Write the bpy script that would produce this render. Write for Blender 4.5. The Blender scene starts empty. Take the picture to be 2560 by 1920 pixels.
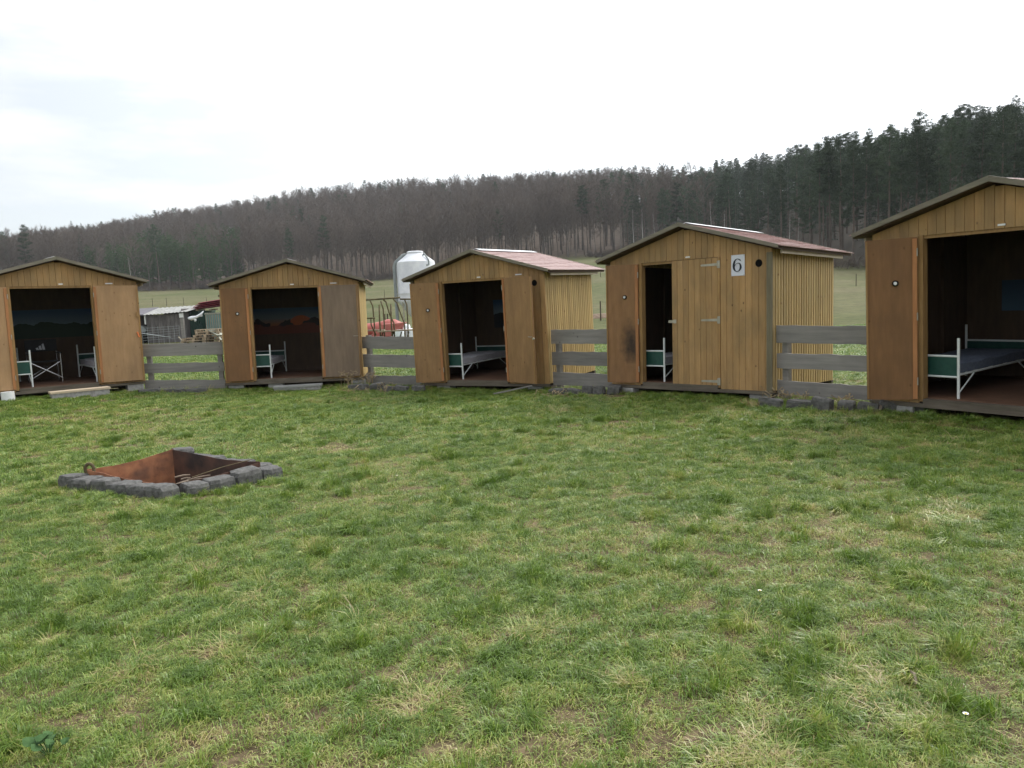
import bpy, math, random
import numpy as np
from mathutils import Vector, Matrix

random.seed(7)
R = math.radians
SC = bpy.context.scene
COL = SC.collection

# ------------------------------------------------------------------ camera
EYE = 1.6
FPX, PITCH, ROLL = 1950.73, 0.10593, 0.045223          # photograph is 2560 x 1920
cam_data = bpy.data.cameras.new('camera')
cam = bpy.data.objects.new('camera', cam_data)
COL.objects.link(cam)
cam_data.sensor_width = 36.0
cam_data.lens = FPX / 2560 * 36.0
cam_data.clip_start, cam_data.clip_end = 0.1, 6000
fwd = Vector((0, math.cos(PITCH), -math.sin(PITCH)))
rt0 = Vector((1, 0, 0))
up0 = Vector((0, math.sin(PITCH), math.cos(PITCH)))
rt = rt0 * math.cos(ROLL) - up0 * math.sin(ROLL)
up = rt0 * math.sin(ROLL) + up0 * math.cos(ROLL)
cam.matrix_world = Matrix(((rt.x, up.x, -fwd.x, 0), (rt.y, up.y, -fwd.y, 0), (rt.z, up.z, -fwd.z, EYE), (0, 0, 0, 1)))
SC.camera = cam

# ------------------------------------------------------------------ sky and sun
SUN_AZ, SUN_EL = R(50), R(44)                           # to the right of the view, behind thin cloud
sun_dir = Vector((math.sin(SUN_AZ) * math.cos(SUN_EL), math.cos(SUN_AZ) * math.cos(SUN_EL), math.sin(SUN_EL)))
world = bpy.data.worlds.new('World')
SC.world = world
world.use_nodes = True
wn, wl = world.node_tree.nodes, world.node_tree.links
wn.clear()
w_out = wn.new('ShaderNodeOutputWorld')
w_bg = wn.new('ShaderNodeBackground')
w_bg.inputs['Strength'].default_value = 0.1
w_sky = wn.new('ShaderNodeTexSky')
w_sky.sky_type = 'NISHITA'
w_sky.sun_disc = False
w_sky.sun_elevation = SUN_EL
w_sky.sun_rotation = SUN_AZ
w_tc = wn.new('ShaderNodeTexCoord')
w_dot = wn.new('ShaderNodeVectorMath'); w_dot.operation = 'DOT_PRODUCT'
w_dot.inputs[1].default_value = sun_dir
wl.new(w_tc.outputs['Generated'], w_dot.inputs[0])
w_max = wn.new('ShaderNodeMath'); w_max.operation = 'MAXIMUM'; w_max.inputs[1].default_value = 0.0
wl.new(w_dot.outputs['Value'], w_max.inputs[0])
w_pow = wn.new('ShaderNodeMath'); w_pow.operation = 'POWER'; w_pow.inputs[1].default_value = 2.6
wl.new(w_max.outputs[0], w_pow.inputs[0])
w_map = wn.new('ShaderNodeMapping'); w_map.inputs['Scale'].default_value = (1.6, 1.6, 7.0)
wl.new(w_tc.outputs['Generated'], w_map.inputs['Vector'])
w_noise = wn.new('ShaderNodeTexNoise')
w_noise.inputs['Scale'].default_value = 2.4; w_noise.inputs['Detail'].default_value = 6.0; w_noise.inputs['Roughness'].default_value = 0.55
wl.new(w_map.outputs[0], w_noise.inputs['Vector'])
w_ramp = wn.new('ShaderNodeMapRange')
w_ramp.inputs['From Min'].default_value = 0.40; w_ramp.inputs['From Max'].default_value = 0.60
w_ramp.inputs['To Min'].default_value = 0.68; w_ramp.inputs['To Max'].default_value = 1.0
wl.new(w_noise.outputs[0], w_ramp.inputs['Value'])
# cloud radiance: thin bright overcast, brighter round the veiled sun
w_glow = wn.new('ShaderNodeMath'); w_glow.operation = 'MULTIPLY_ADD'
w_glow.inputs[1].default_value = 18.5; w_glow.inputs[2].default_value = 6.8
wl.new(w_pow.outputs[0], w_glow.inputs[0])
w_cl = wn.new('ShaderNodeVectorMath'); w_cl.operation = 'SCALE'
w_cl.inputs[0].default_value = (0.955, 0.98, 1.0)
wl.new(w_glow.outputs[0], w_cl.inputs['Scale'])
w_mix = wn.new('ShaderNodeMix'); w_mix.data_type = 'RGBA'
wl.new(w_ramp.outputs[0], w_mix.inputs['Factor'])
wl.new(w_sky.outputs[0], w_mix.inputs['A'])
wl.new(w_cl.outputs[0], w_mix.inputs['B'])
wl.new(w_mix.outputs['Result'], w_bg.inputs['Color'])
wl.new(w_bg.outputs[0], w_out.inputs['Surface'])

sun_data = bpy.data.lights.new('sun', 'SUN')
sun_data.energy = 1.5
sun_data.angle = R(14)
sun_data.color = (1.0, 0.95, 0.87)
sun = bpy.data.objects.new('sun', sun_data)
COL.objects.link(sun)
sun.rotation_euler = (-sun_dir).to_track_quat('-Z', 'Y').to_euler()
sun.location = (20, 20, 40)

SC.view_settings.view_transform = 'Standard'
SC.view_settings.look = 'None'
SC.view_settings.exposure = 0.62
SC.view_settings.gamma = 1.0
SC.view_settings.use_curve_mapping = False
SC.render.engine = 'CYCLES'
SC.cycles.use_denoising = True
SC.cycles.max_bounces = 5
SC.cycles.diffuse_bounces = 3
SC.cycles.adaptive_threshold = 0.02
SC.cycles.transparent_max_bounces = 4

# ------------------------------------------------------------------ helpers
def at(px, py, Y):
    """a point of the place that lies Y metres ahead along the view's ground direction"""
    a, b = px - 1280, py - 960
    c, s = math.cos(ROLL), math.sin(ROLL)
    u, v = c * a - s * b, s * a + c * b
    d = Vector((u, FPX * math.cos(PITCH) - v * math.sin(PITCH), -FPX * math.sin(PITCH) - v * math.cos(PITCH)))
    return d * (Y / d.y) + Vector((0, 0, EYE))

def on_ground(px, py, z=0.0):
    p = at(px, py, 1.0)
    d = p - Vector((0, 0, EYE))
    return d * ((z - EYE) / d.z) + Vector((0, 0, EYE))

def tag(o, label=None, cat=None, group=None, kind=None):
    if label: o['label'] = label
    if cat: o['category'] = cat
    if group: o['group'] = group
    if kind: o['kind'] = kind
    return o

def empty(name, loc=(0, 0, 0), rz=0.0, label=None, cat=None, group=None):
    o = bpy.data.objects.new(name, None)
    o.empty_display_size = 0.2
    COL.objects.link(o)
    o.location = loc
    o.rotation_euler = (0, 0, rz)
    return tag(o, label, cat, group)

def link(name, mesh, parent=None):
    o = bpy.data.objects.new(name, mesh)
    COL.objects.link(o)
    if parent is not None:
        o.parent = parent
    return o

class MB:
    """collects shapes and links them as one mesh"""
    def __init__(self):
        self.v, self.f, self.m = [], [], []
        self.cur = 0
    def add(self, vs, fs):
        n = len(self.v)
        self.v += [tuple(p) for p in vs]
        self.f += [tuple(i + n for i in f) for f in fs]
        self.m += [self.cur] * len(fs)
        return self
    def box(self, x0, x1, y0, y1, z0, z1):
        return self.add([(x0, y0, z0), (x1, y0, z0), (x1, y1, z0), (x0, y1, z0), (x0, y0, z1), (x1, y0, z1), (x1, y1, z1), (x0, y1, z1)],
                        [(0, 3, 2, 1), (4, 5, 6, 7), (0, 1, 5, 4), (1, 2, 6, 5), (2, 3, 7, 6), (3, 0, 4, 7)])
    def hexa(self, p):
        return self.add(p, [(0, 3, 2, 1), (4, 5, 6, 7), (0, 1, 5, 4), (1, 2, 6, 5), (2, 3, 7, 6), (3, 0, 4, 7)])
    def prism(self, poly, axis, a, b):
        """polygon in the plane across an axis, extruded from a to b"""
        n = len(poly)
        def mk(p, t):
            return {'y': (p[0], t, p[1]), 'x': (t, p[0], p[1]), 'z': (p[0], p[1], t)}[axis]
        vs = [mk(p, a) for p in poly] + [mk(p, b) for p in poly]
        fs = [tuple(range(n)), tuple(range(2 * n - 1, n - 1, -1))]
        for i in range(n):
            j = (i + 1) % n
            fs.append((i, i + n, j + n, j))
        return self.add(vs, fs)
    def tube(self, pts, r, n=8, caps=True):
        pts = [Vector(p) for p in pts]
        rs = r if isinstance(r, (list, tuple)) else [r] * len(pts)
        vs, fs = [], []
        prev = None
        for i, p in enumerate(pts):
            if i == 0: d = pts[1] - p
            elif i == len(pts) - 1: d = p - pts[i - 1]
            else: d = (pts[i + 1] - p).normalized() + (p - pts[i - 1]).normalized()
            d.normalize()
            if prev is None:
                a = d.orthogonal().normalized()
            else:
                a = (prev - d * prev.dot(d)).normalized()
            prev = a
            b = d.cross(a)
            for k in range(n):
                t = 2 * math.pi * k / n
                vs.append(p + (a * math.cos(t) + b * math.sin(t)) * rs[i])
        for i in range(len(pts) - 1):
            for k in range(n):
                k2 = (k + 1) % n
                fs.append((i * n + k, i * n + k2, (i + 1) * n + k2, (i + 1) * n + k))
        if caps:
            fs.append(tuple(range(n - 1, -1, -1)))
            fs.append(tuple(range((len(pts) - 1) * n, len(pts) * n)))
        return self.add(vs, fs)
    def bar(self, a, b, w, h, upv=(0, 0, 1)):
        a, b = Vector(a), Vector(b)
        d = (b - a).normalized()
        s = d.cross(Vector(upv))
        if s.length < 1e-4: s = Vector((1, 0, 0))
        s.normalize()
        u = s.cross(d)
        p = []
        for q in (a, b):
            p += [q - s * w / 2 - u * h / 2, q + s * w / 2 - u * h / 2, q + s * w / 2 + u * h / 2, q - s * w / 2 + u * h / 2]
        return self.add(p, [(0, 1, 2, 3), (7, 6, 5, 4), (0, 4, 5, 1), (1, 5, 6, 2), (2, 6, 7, 3), (3, 7, 4, 0)])
    def lathe(self, prof, c=(0, 0, 0), n=32):
        vs, fs = [], []
        for (r, z) in prof:
            for k in range(n):
                t = 2 * math.pi * k / n
                vs.append((c[0] + r * math.cos(t), c[1] + r * math.sin(t), c[2] + z))
        for i in range(len(prof) - 1):
            for k in range(n):
                k2 = (k + 1) % n
                fs.append((i * n + k, i * n + k2, (i + 1) * n + k2, (i + 1) * n + k))
        fs.append(tuple(range(n - 1, -1, -1)))
        fs.append(tuple(range((len(prof) - 1) * n, len(prof) * n)))
        return self.add(vs, fs)
    def mesh(self, name, mats, smooth=False):
        me = bpy.data.meshes.new(name)
        me.from_pydata(self.v, [], self.f)
        for m in (mats if isinstance(mats, (list, tuple)) else [mats]):
            me.materials.append(m)
        if isinstance(mats, (list, tuple)) and len(mats) > 1:
            me.polygons.foreach_set('material_index', self.m)
        if smooth:
            me.polygons.foreach_set('use_smooth', [True] * len(me.polygons))
        me.update()
        return me
    def build(self, name, mats, parent=None, smooth=False):
        return link(name, self.mesh(name, mats, smooth), parent)

def auto_smooth(o, deg=35):
    me = o.data
    me.polygons.foreach_set('use_smooth', [True] * len(me.polygons))
    me.set_sharp_from_angle(angle=R(deg))
    return o

# ------------------------------------------------------------------ materials
def new_mat(name):
    m = bpy.data.materials.new(name)
    m.use_nodes = True
    nt = m.node_tree
    b = nt.nodes['Principled BSDF']
    return m, nt.nodes, nt.links, b

def noise_node(N, L, vec, scale, detail=4.0, rough=0.55):
    n = N.new('ShaderNodeTexNoise')
    n.inputs['Scale'].default_value = scale
    n.inputs['Detail'].default_value = detail
    n.inputs['Roughness'].default_value = rough
    if vec is not None: L.new(vec, n.inputs['Vector'])
    return n

def ramp(N, L, fac, stops):
    r = N.new('ShaderNodeValToRGB')
    el = r.color_ramp.elements
    while len(el) < len(stops): el.new(0.5)
    for e, (p, c) in zip(el, stops):
        e.position = p
        e.color = (c[0], c[1], c[2], 1)
    L.new(fac, r.inputs['Fac'])
    return r

def mixc(N, L, fac, a, b, mode='MIX'):
    m = N.new('ShaderNodeMix'); m.data_type = 'RGBA'; m.blend_type = mode
    for k, v in (('Factor', fac), ('A', a), ('B', b)):
        if isinstance(v, (int, float)): m.inputs[k].default_value = v
        elif isinstance(v, tuple): m.inputs[k].default_value = (v[0], v[1], v[2], 1)
        else: L.new(v, m.inputs[k])
    return m.outputs['Result']

def shifted(N, L, scale, amount=40.0):
    """object coordinates, moved by a random amount for each object"""
    tc = N.new('ShaderNodeTexCoord')
    oi = N.new('ShaderNodeObjectInfo')
    mul = N.new('ShaderNodeMath'); mul.operation = 'MULTIPLY'; mul.inputs[1].default_value = amount
    L.new(oi.outputs['Random'], mul.inputs[0])
    ad = N.new('ShaderNodeVectorMath'); ad.operation = 'ADD'
    L.new(tc.outputs['Object'], ad.inputs[0])
    L.new(mul.outputs[0], ad.inputs[1])
    mp = N.new('ShaderNodeMapping'); mp.inputs['Scale'].default_value = scale
    L.new(ad.outputs[0], mp.inputs['Vector'])
    return mp.outputs[0], oi.outputs['Random'], tc.outputs['Object']

def wood(name, light, dark, knot=None, stretch=(9, 9, 0.9), rough=0.62, stain=0.35, stain_col=None, bump=0.25, vary=0.25, spec=0.3):
    m, N, L, b = new_mat(name)
    vec, rnd, obj = shifted(N, L, stretch)
    n1 = noise_node(N, L, vec, 3.0, 6.0, 0.6)
    r1 = ramp(N, L, n1.outputs[0], [(0.30, dark), (0.68, light)])
    col = r1.outputs[0]
    # broad weathering, greener or darker in places
    n2 = noise_node(N, L, None, 1.7, 4.0, 0.6)
    mp = N.new('ShaderNodeMapping'); mp.inputs['Scale'].default_value = (1.6, 1.6, 0.8)
    L.new(obj, mp.inputs['Vector']); L.new(mp.outputs[0], n2.inputs['Vector'])
    sr = N.new('ShaderNodeMapRange')
    sr.inputs['From Min'].default_value = 0.42; sr.inputs['From Max'].default_value = 0.72
    sr.inputs['To Min'].default_value = 0.0; sr.inputs['To Max'].default_value = stain
    L.new(n2.outputs[0], sr.inputs['Value'])
    sc = stain_col or tuple(c * 0.55 for c in dark)
    col = mixc(N, L, sr.outputs[0], col, sc)
    # piece to piece variation
    vr = N.new('ShaderNodeMapRange')
    vr.inputs['To Min'].default_value = 1 - vary; vr.inputs['To Max'].default_value = 1 + vary
    L.new(rnd, vr.inputs['Value'])
    sv = N.new('ShaderNodeVectorMath'); sv.operation = 'SCALE'
    L.new(col, sv.inputs[0]); L.new(vr.outputs[0], sv.inputs['Scale'])
    col = sv.outputs[0]
    if knot:
        vo = N.new('ShaderNodeTexVoronoi'); vo.inputs['Scale'].default_value = 3.2
        mp2 = N.new('ShaderNodeMapping'); mp2.inputs['Scale'].default_value = (2.2, 2.2, 1.5)
        L.new(vec, mp2.inputs['Vector'])
        tc2, _, o2 = vec, None, obj
        ad = N.new('ShaderNodeVectorMath'); ad.operation = 'ADD'
        L.new(obj, ad.inputs[0]); L.new(rnd, ad.inputs[1])
        L.new(ad.outputs[0], mp2.inputs['Vector'])
        L.new(mp2.outputs[0], vo.inputs['Vector'])
        kr = N.new('ShaderNodeMapRange')
        kr.inputs['From Min'].default_value = 0.04; kr.inputs['From Max'].default_value = 0.11
        kr.inputs['To Min'].default_value = 0.8; kr.inputs['To Max'].default_value = 0.0
        L.new(vo.outputs['Distance'], kr.inputs['Value'])
        col = mixc(N, L, kr.outputs[0], col, knot)
    L.new(col, b.inputs['Base Color'])
    b.inputs['Roughness'].default_value = rough
    b.inputs['Specular IOR Level'].default_value = spec
    bp = N.new('ShaderNodeBump'); bp.inputs['Strength'].default_value = bump; bp.inputs['Distance'].default_value = 0.004
    L.new(n1.outputs[0], bp.inputs['Height'])
    L.new(bp.outputs[0], b.inputs['Normal'])
    return m

def plain(name, a, b2, scale=6.0, rough=0.6, metal=0.0, bump=0.15, dist=0.004, spec=0.4, lo=0.35, hi=0.65):
    m, N, L, b = new_mat(name)
    vec, rnd, obj = shifted(N, L, (1, 1, 1))
    n = noise_node(N, L, vec, scale, 5.0, 0.6)
    r = ramp(N, L, n.outputs[0], [(lo, a), (hi, b2)])
    L.new(r.outputs[0], b.inputs['Base Color'])
    b.inputs['Roughness'].default_value = rough
    b.inputs['Metallic'].default_value = metal
    b.inputs['Specular IOR Level'].default_value = spec
    bp = N.new('ShaderNodeBump'); bp.inputs['Strength'].default_value = bump; bp.inputs['Distance'].default_value = dist
    L.new(n.outputs[0], bp.inputs['Height'])
    L.new(bp.outputs[0], b.inputs['Normal'])
    return m

M = {}
M['front'] = wood('front_boards', (0.45, 0.275, 0.118), (0.35, 0.202, 0.080), knot=(0.07, 0.035, 0.015), stain=0.70, stain_col=(0.205, 0.145, 0.070), vary=0.13)
M['side'] = wood('side_boards', (0.50, 0.355, 0.150), (0.37, 0.255, 0.105), knot=(0.2, 0.1, 0.04), stain=0.35, stain_col=(0.30, 0.25, 0.12), vary=0.13)
M['corner'] = wood('corner_board', (0.22, 0.19, 0.12), (0.14, 0.12, 0.075), stain=0.4, vary=0.15)
M['pine'] = wood('pine_trim', (0.50, 0.225, 0.09), (0.36, 0.155, 0.06), stain=0.3, vary=0.12)
M['jamb'] = wood('jamb_timber', (0.40, 0.24, 0.095), (0.27, 0.155, 0.06), stain=0.4, vary=0.12)
M['ply_tan'] = wood('plywood_tan', (0.45, 0.275, 0.14), (0.37, 0.22, 0.107), stretch=(7, 7, .8), knot=(0.2, 0.11, 0.05), stain=0.6, stain_col=(0.24, 0.15, 0.08), vary=0.0)
M['ply_brown'] = wood('plywood_brown', (0.25, 0.128, 0.054), (0.19, 0.094, 0.038), stretch=(7, 7, .8), knot=(0.12, 0.06, 0.025), stain=0.65, stain_col=(0.13, 0.07, 0.032), vary=0.0)
M['ply_grey'] = wood('plywood_greyed', (0.25, 0.18, 0.125), (0.185, 0.13, 0.09), stretch=(6, 6, 0.8), stain=0.4, stain_col=(0.14, 0.105, 0.075), vary=0.0)
M['ply_honey'] = wood('plywood_honey', (0.37, 0.215, 0.095), (0.28, 0.16, 0.07), stretch=(7, 7, .8), knot=(0.12, 0.055, 0.02), stain=0.65, stain_col=(0.18, 0.105, 0.047), vary=0.0)
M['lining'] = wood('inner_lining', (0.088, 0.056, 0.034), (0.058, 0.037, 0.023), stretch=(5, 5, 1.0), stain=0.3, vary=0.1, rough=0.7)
M['floor'] = wood('floor_ply', (0.19, 0.105, 0.065), (0.13, 0.07, 0.045), stretch=(2, 4, 4), stain=0.4, vary=0.05, rough=0.55)
M['sill'] = wood('weathered_sill', (0.165, 0.138, 0.105), (0.095, 0.078, 0.058), stretch=(0.9, 9, 9), stain=0.4, vary=0.1)
M['beam'] = wood('dark_beam', (0.10, 0.075, 0.05), (0.05, 0.038, 0.025), stretch=(0.9, 9, 9), vary=0.1)
M['fence'] = wood('fence_boards', (0.290, 0.272, 0.250), (0.205, 0.192, 0.178), knot=(0.045, 0.04, 0.037), stretch=(0.5, 7, 7), stain=0.35, stain_col=(0.17, 0.165, 0.158), vary=0.12, rough=0.8, spec=0.15)
M['verge'] = wood('verge_board', (0.235, 0.205, 0.155), (0.15, 0.13, 0.10), stretch=(0.8, 8, 8), stain=0.4, stain_col=(0.12, 0.14, 0.09), vary=0.1)
M['eave'] = wood('eave_batten', (0.50, 0.43, 0.33), (0.36, 0.31, 0.23), stretch=(8, 0.8, 8), stain=0.3, vary=0.1)
M['shingle'] = plain('red_shingles', (0.29, 0.18, 0.165), (0.39, 0.265, 0.245), scale=14, rough=0.55, bump=0.3, spec=0.5)
M['ridge'] = plain('ridge_metal', (0.75, 0.76, 0.77), (0.82, 0.83, 0.84), scale=3, rough=0.3, metal=0.35, bump=0.05, spec=0.6)
M['galv'] = plain('galvanised_steel', (0.34, 0.32, 0.25), (0.45, 0.42, 0.34), scale=9, rough=0.5, metal=0.4, bump=0.05)
M['black'] = plain('black_rubber', (0.006, 0.006, 0.006), (0.010, 0.010, 0.010), scale=9, rough=0.9, spec=0.05)
M['white'] = plain('white_paint', (0.72, 0.73, 0.72), (0.80, 0.80, 0.78), scale=12, rough=0.45, bump=0.05)
M['bedwhite'] = plain('white_enamel', (0.66, 0.70, 0.68), (0.76, 0.78, 0.76), scale=20, rough=0.35, bump=0.04, spec=0.5)
M['bedgreen'] = plain('green_panel', (0.010, 0.055, 0.042), (0.016, 0.072, 0.054), scale=14, rough=0.5)
M['mattress'] = plain('mattress_cloth', (0.47, 0.46, 0.50), (0.57, 0.56, 0.60), scale=26, rough=0.9, bump=0.4, spec=0.1)
M['mattress_blue'] = plain('mattress_blue_cloth', (0.12, 0.145, 0.20), (0.17, 0.195, 0.25), scale=26, rough=0.9, bump=0.4, spec=0.1)
M['concrete'] = plain('concrete', (0.27, 0.26, 0.25), (0.40, 0.39, 0.37), scale=18, rough=0.9, bump=0.4, spec=0.15)
M['basalt'] = plain('basalt', (0.060, 0.058, 0.055), (0.165, 0.162, 0.155), scale=24, rough=0.88, bump=0.8, dist=0.01, spec=0.25, lo=0.3, hi=0.72)
M['basalt_dark'] = plain('basalt_damp', (0.058, 0.056, 0.052), (0.145, 0.141, 0.132), scale=20, rough=0.85, bump=0.8, dist=0.01, spec=0.25, lo=0.3, hi=0.72)
M['chrome'] = plain('steel_tube', (0.55, 0.55, 0.55), (0.65, 0.65, 0.65), scale=9, rough=0.25, metal=0.9, bump=0.02)
M['canvas'] = plain('black_canvas', (0.012, 0.012, 0.014), (0.022, 0.022, 0.024), scale=40, rough=0.9)
M['ash'] = plain('ash', (0.045, 0.042, 0.04), (0.22, 0.21, 0.20), scale=16, rough=0.95, bump=0.7, dist=0.02, spec=0.1)
M['stick'] = wood('dry_stick', (0.27, 0.21, 0.155), (0.14, 0.105, 0.075), stretch=(3, 3, 3), vary=0.25)
M['fresh'] = wood('fresh_timber', (0.62, 0.51, 0.38), (0.50, 0.40, 0.28), stretch=(0.8, 8, 8), stain=0.25, stain_col=(0.38, 0.33, 0.27), vary=0.05)
M['ink'] = plain('black_ink', (0.02, 0.022, 0.035), (0.03, 0.032, 0.045), scale=9, rough=0.8)
M['inkgrey'] = plain('grey_ink', (0.34, 0.35, 0.38), (0.40, 0.41, 0.44), scale=9, rough=0.8)
M['paper'] = plain('white_paper', (0.66, 0.67, 0.74), (0.72, 0.73, 0.79), scale=5, rough=0.8, bump=0.03)
M['orange'] = plain('orange_plastic', (0.75, 0.19, 0.06), (0.80, 0.23, 0.08), scale=5, rough=0.5)
M['silo'] = plain('silo_plastic', (0.64, 0.655, 0.70), (0.78, 0.79, 0.815), scale=2.6, rough=0.6, bump=0.06)
M['pipe'] = plain('grey_pipe', (0.20, 0.225, 0.225), (0.28, 0.30, 0.30), scale=4, rough=0.55)
M['rustpipe'] = plain('rusty_pipe', (0.075, 0.055, 0.028), (0.125, 0.095, 0.042), scale=12, rough=0.8, bump=0.3)
M['redpaint'] = plain('faded_red_paint', (0.33, 0.075, 0.062), (0.44, 0.125, 0.10), scale=3, rough=0.5)
M['redrust'] = plain('rusty_red_steel', (0.24, 0.065, 0.048), (0.34, 0.10, 0.075), scale=5, rough=0.7)
M['wrap'] = plain('white_wrap', (0.70, 0.73, 0.76), (0.80, 0.82, 0.83), scale=6, rough=0.4, bump=0.5, dist=0.03)
M['barn'] = wood('barn_boards', (0.175, 0.16, 0.155), (0.09, 0.083, 0.083), stain=0.5, stain_col=(0.05, 0.047, 0.047), vary=0.2, rough=0.85, spec=0.1)
M['fibre'] = plain('fibre_cement', (0.22, 0.22, 0.21), (0.34, 0.34, 0.325), scale=3, rough=0.9, bump=0.2)
M['slate'] = plain('dark_roof_felt', (0.105, 0.10, 0.115), (0.16, 0.15, 0.165), scale=4, rough=0.85)
M['greensheet'] = plain('green_sheet', (0.022, 0.055, 0.044), (0.038, 0.08, 0.062), scale=3, rough=0.6)
M['maroon'] = plain('maroon_sheet', (0.20, 0.035, 0.05), (0.27, 0.055, 0.07), scale=3, rough=0.5)
M['teal'] = plain('teal_sheet', (0.12, 0.32, 0.34), (0.20, 0.44, 0.46), scale=4, rough=0.5)
M['palewood'] = wood('pale_slats', (0.36, 0.36, 0.30), (0.24, 0.25, 0.20), vary=0.15)
M['pallet'] = wood('pallet_wood', (0.44, 0.35, 0.24), (0.24, 0.18, 0.12), stretch=(1, 8, 8), vary=0.25)
M['earth'] = plain('bare_earth', (0.14, 0.10, 0.075), (0.24, 0.18, 0.13), scale=5, rough=0.95, bump=0.6, dist=0.03, spec=0.1)
M['weedleaf'] = plain('weed_leaf', (0.04, 0.09, 0.03), (0.07, 0.13, 0.045), scale=12, rough=0.8, spec=0.15)
M['deadstalk'] = plain('dead_stalk', (0.26, 0.19, 0.11), (0.42, 0.33, 0.20), scale=12, rough=0.9)
M['petal'] = plain('daisy_petal', (0.75, 0.75, 0.75), (0.8, 0.8, 0.8), scale=12, rough=0.7)
M['yolk'] = plain('daisy_centre', (0.7, 0.5, 0.05), (0.75, 0.55, 0.08), scale=12, rough=0.7)

# stained plywood with a soot patch (shed with the paper number)
def soot_ply():
    m = wood('plywood_sooty', (0.29, 0.155, 0.068), (0.215, 0.11, 0.045), stretch=(5, 5, 1.0), stain=0.4, stain_col=(0.14, 0.08, 0.04), vary=0.0)
    N, L = m.node_tree.nodes, m.node_tree.links
    b = N['Principled BSDF']
    src = b.inputs['Base Color'].links[0].from_socket
    tc = N.new('ShaderNodeTexCoord')
    sub = N.new('ShaderNodeVectorMath'); sub.operation = 'SUBTRACT'; sub.inputs[1].default_value = (0.13, 0, 0.62)
    L.new(tc.outputs['Object'], sub.inputs[0])
    mp = N.new('ShaderNodeVectorMath'); mp.operation = 'MULTIPLY'; mp.inputs[1].default_value = (5.0, 0.0, 2.6)
    L.new(sub.outputs[0], mp.inputs[0])
    n = noise_node(N, L, tc.outputs['Object'], 9.0, 4.0)
    ln = N.new('ShaderNodeVectorMath'); ln.operation = 'LENGTH'
    L.new(mp.outputs[0], ln.inputs[0])
    ad = N.new('ShaderNodeMath'); ad.operation = 'MULTIPLY_ADD'; ad.inputs[1].default_value = 1.1
    L.new(n.outputs[0], ad.inputs[0]); L.new(ln.outputs['Value'], ad.inputs[2])
    mr = N.new('ShaderNodeMapRange')
    mr.inputs['From Min'].default_value = 0.75; mr.inputs['From Max'].default_value = 1.6
    mr.inputs['To Min'].default_value = 0.88; mr.inputs['To Max'].default_value = 0.0
    L.new(ad.outputs[0], mr.inputs['Value'])
    L.new(mixc(N, L, mr.outputs[0], src, (0.022, 0.016, 0.013)), b.inputs['Base Color'])
    return m
M['ply_soot'] = soot_ply()

# rusted steel of the fire tray: orange rust, burnt dark in the far corner
def rust_mat():
    m, N, L, b = new_mat('rusted_steel')
    tc = N.new('ShaderNodeTexCoord')
    n1 = noise_node(N, L, tc.outputs['Object'], 7.0, 6.0, 0.65)
    r1 = ramp(N, L, n1.outputs[0], [(0.28, (0.12, 0.050, 0.026)), (0.5, (0.29, 0.115, 0.052)), (0.74, (0.42, 0.19, 0.088))])
    n2 = noise_node(N, L, tc.outputs['Object'], 2.2, 3.0)
    mr = N.new('ShaderNodeMapRange')
    mr.inputs['From Min'].default_value = 0.5; mr.inputs['From Max'].default_value = 0.68; mr.inputs['To Max'].default_value = 0.8
    L.new(n2.outputs[0], mr.inputs['Value'])
    L.new(mixc(N, L, mr.outputs[0], r1.outputs[0], (0.05, 0.034, 0.028)), b.inputs['Base Color'])
    b.inputs['Roughness'].default_value = 0.72
    bp = N.new('ShaderNodeBump'); bp.inputs['Strength'].default_value = 0.3; bp.inputs['Distance'].default_value = 0.004
    L.new(n1.outputs[0], bp.inputs['Height']); L.new(bp.outputs[0], b.inputs['Normal'])
    return m
M['rust'] = rust_mat()
M['burnt'] = plain('burnt_steel', (0.030, 0.021, 0.018), (0.115, 0.055, 0.036), scale=4, rough=0.75, bump=0.3)

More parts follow.
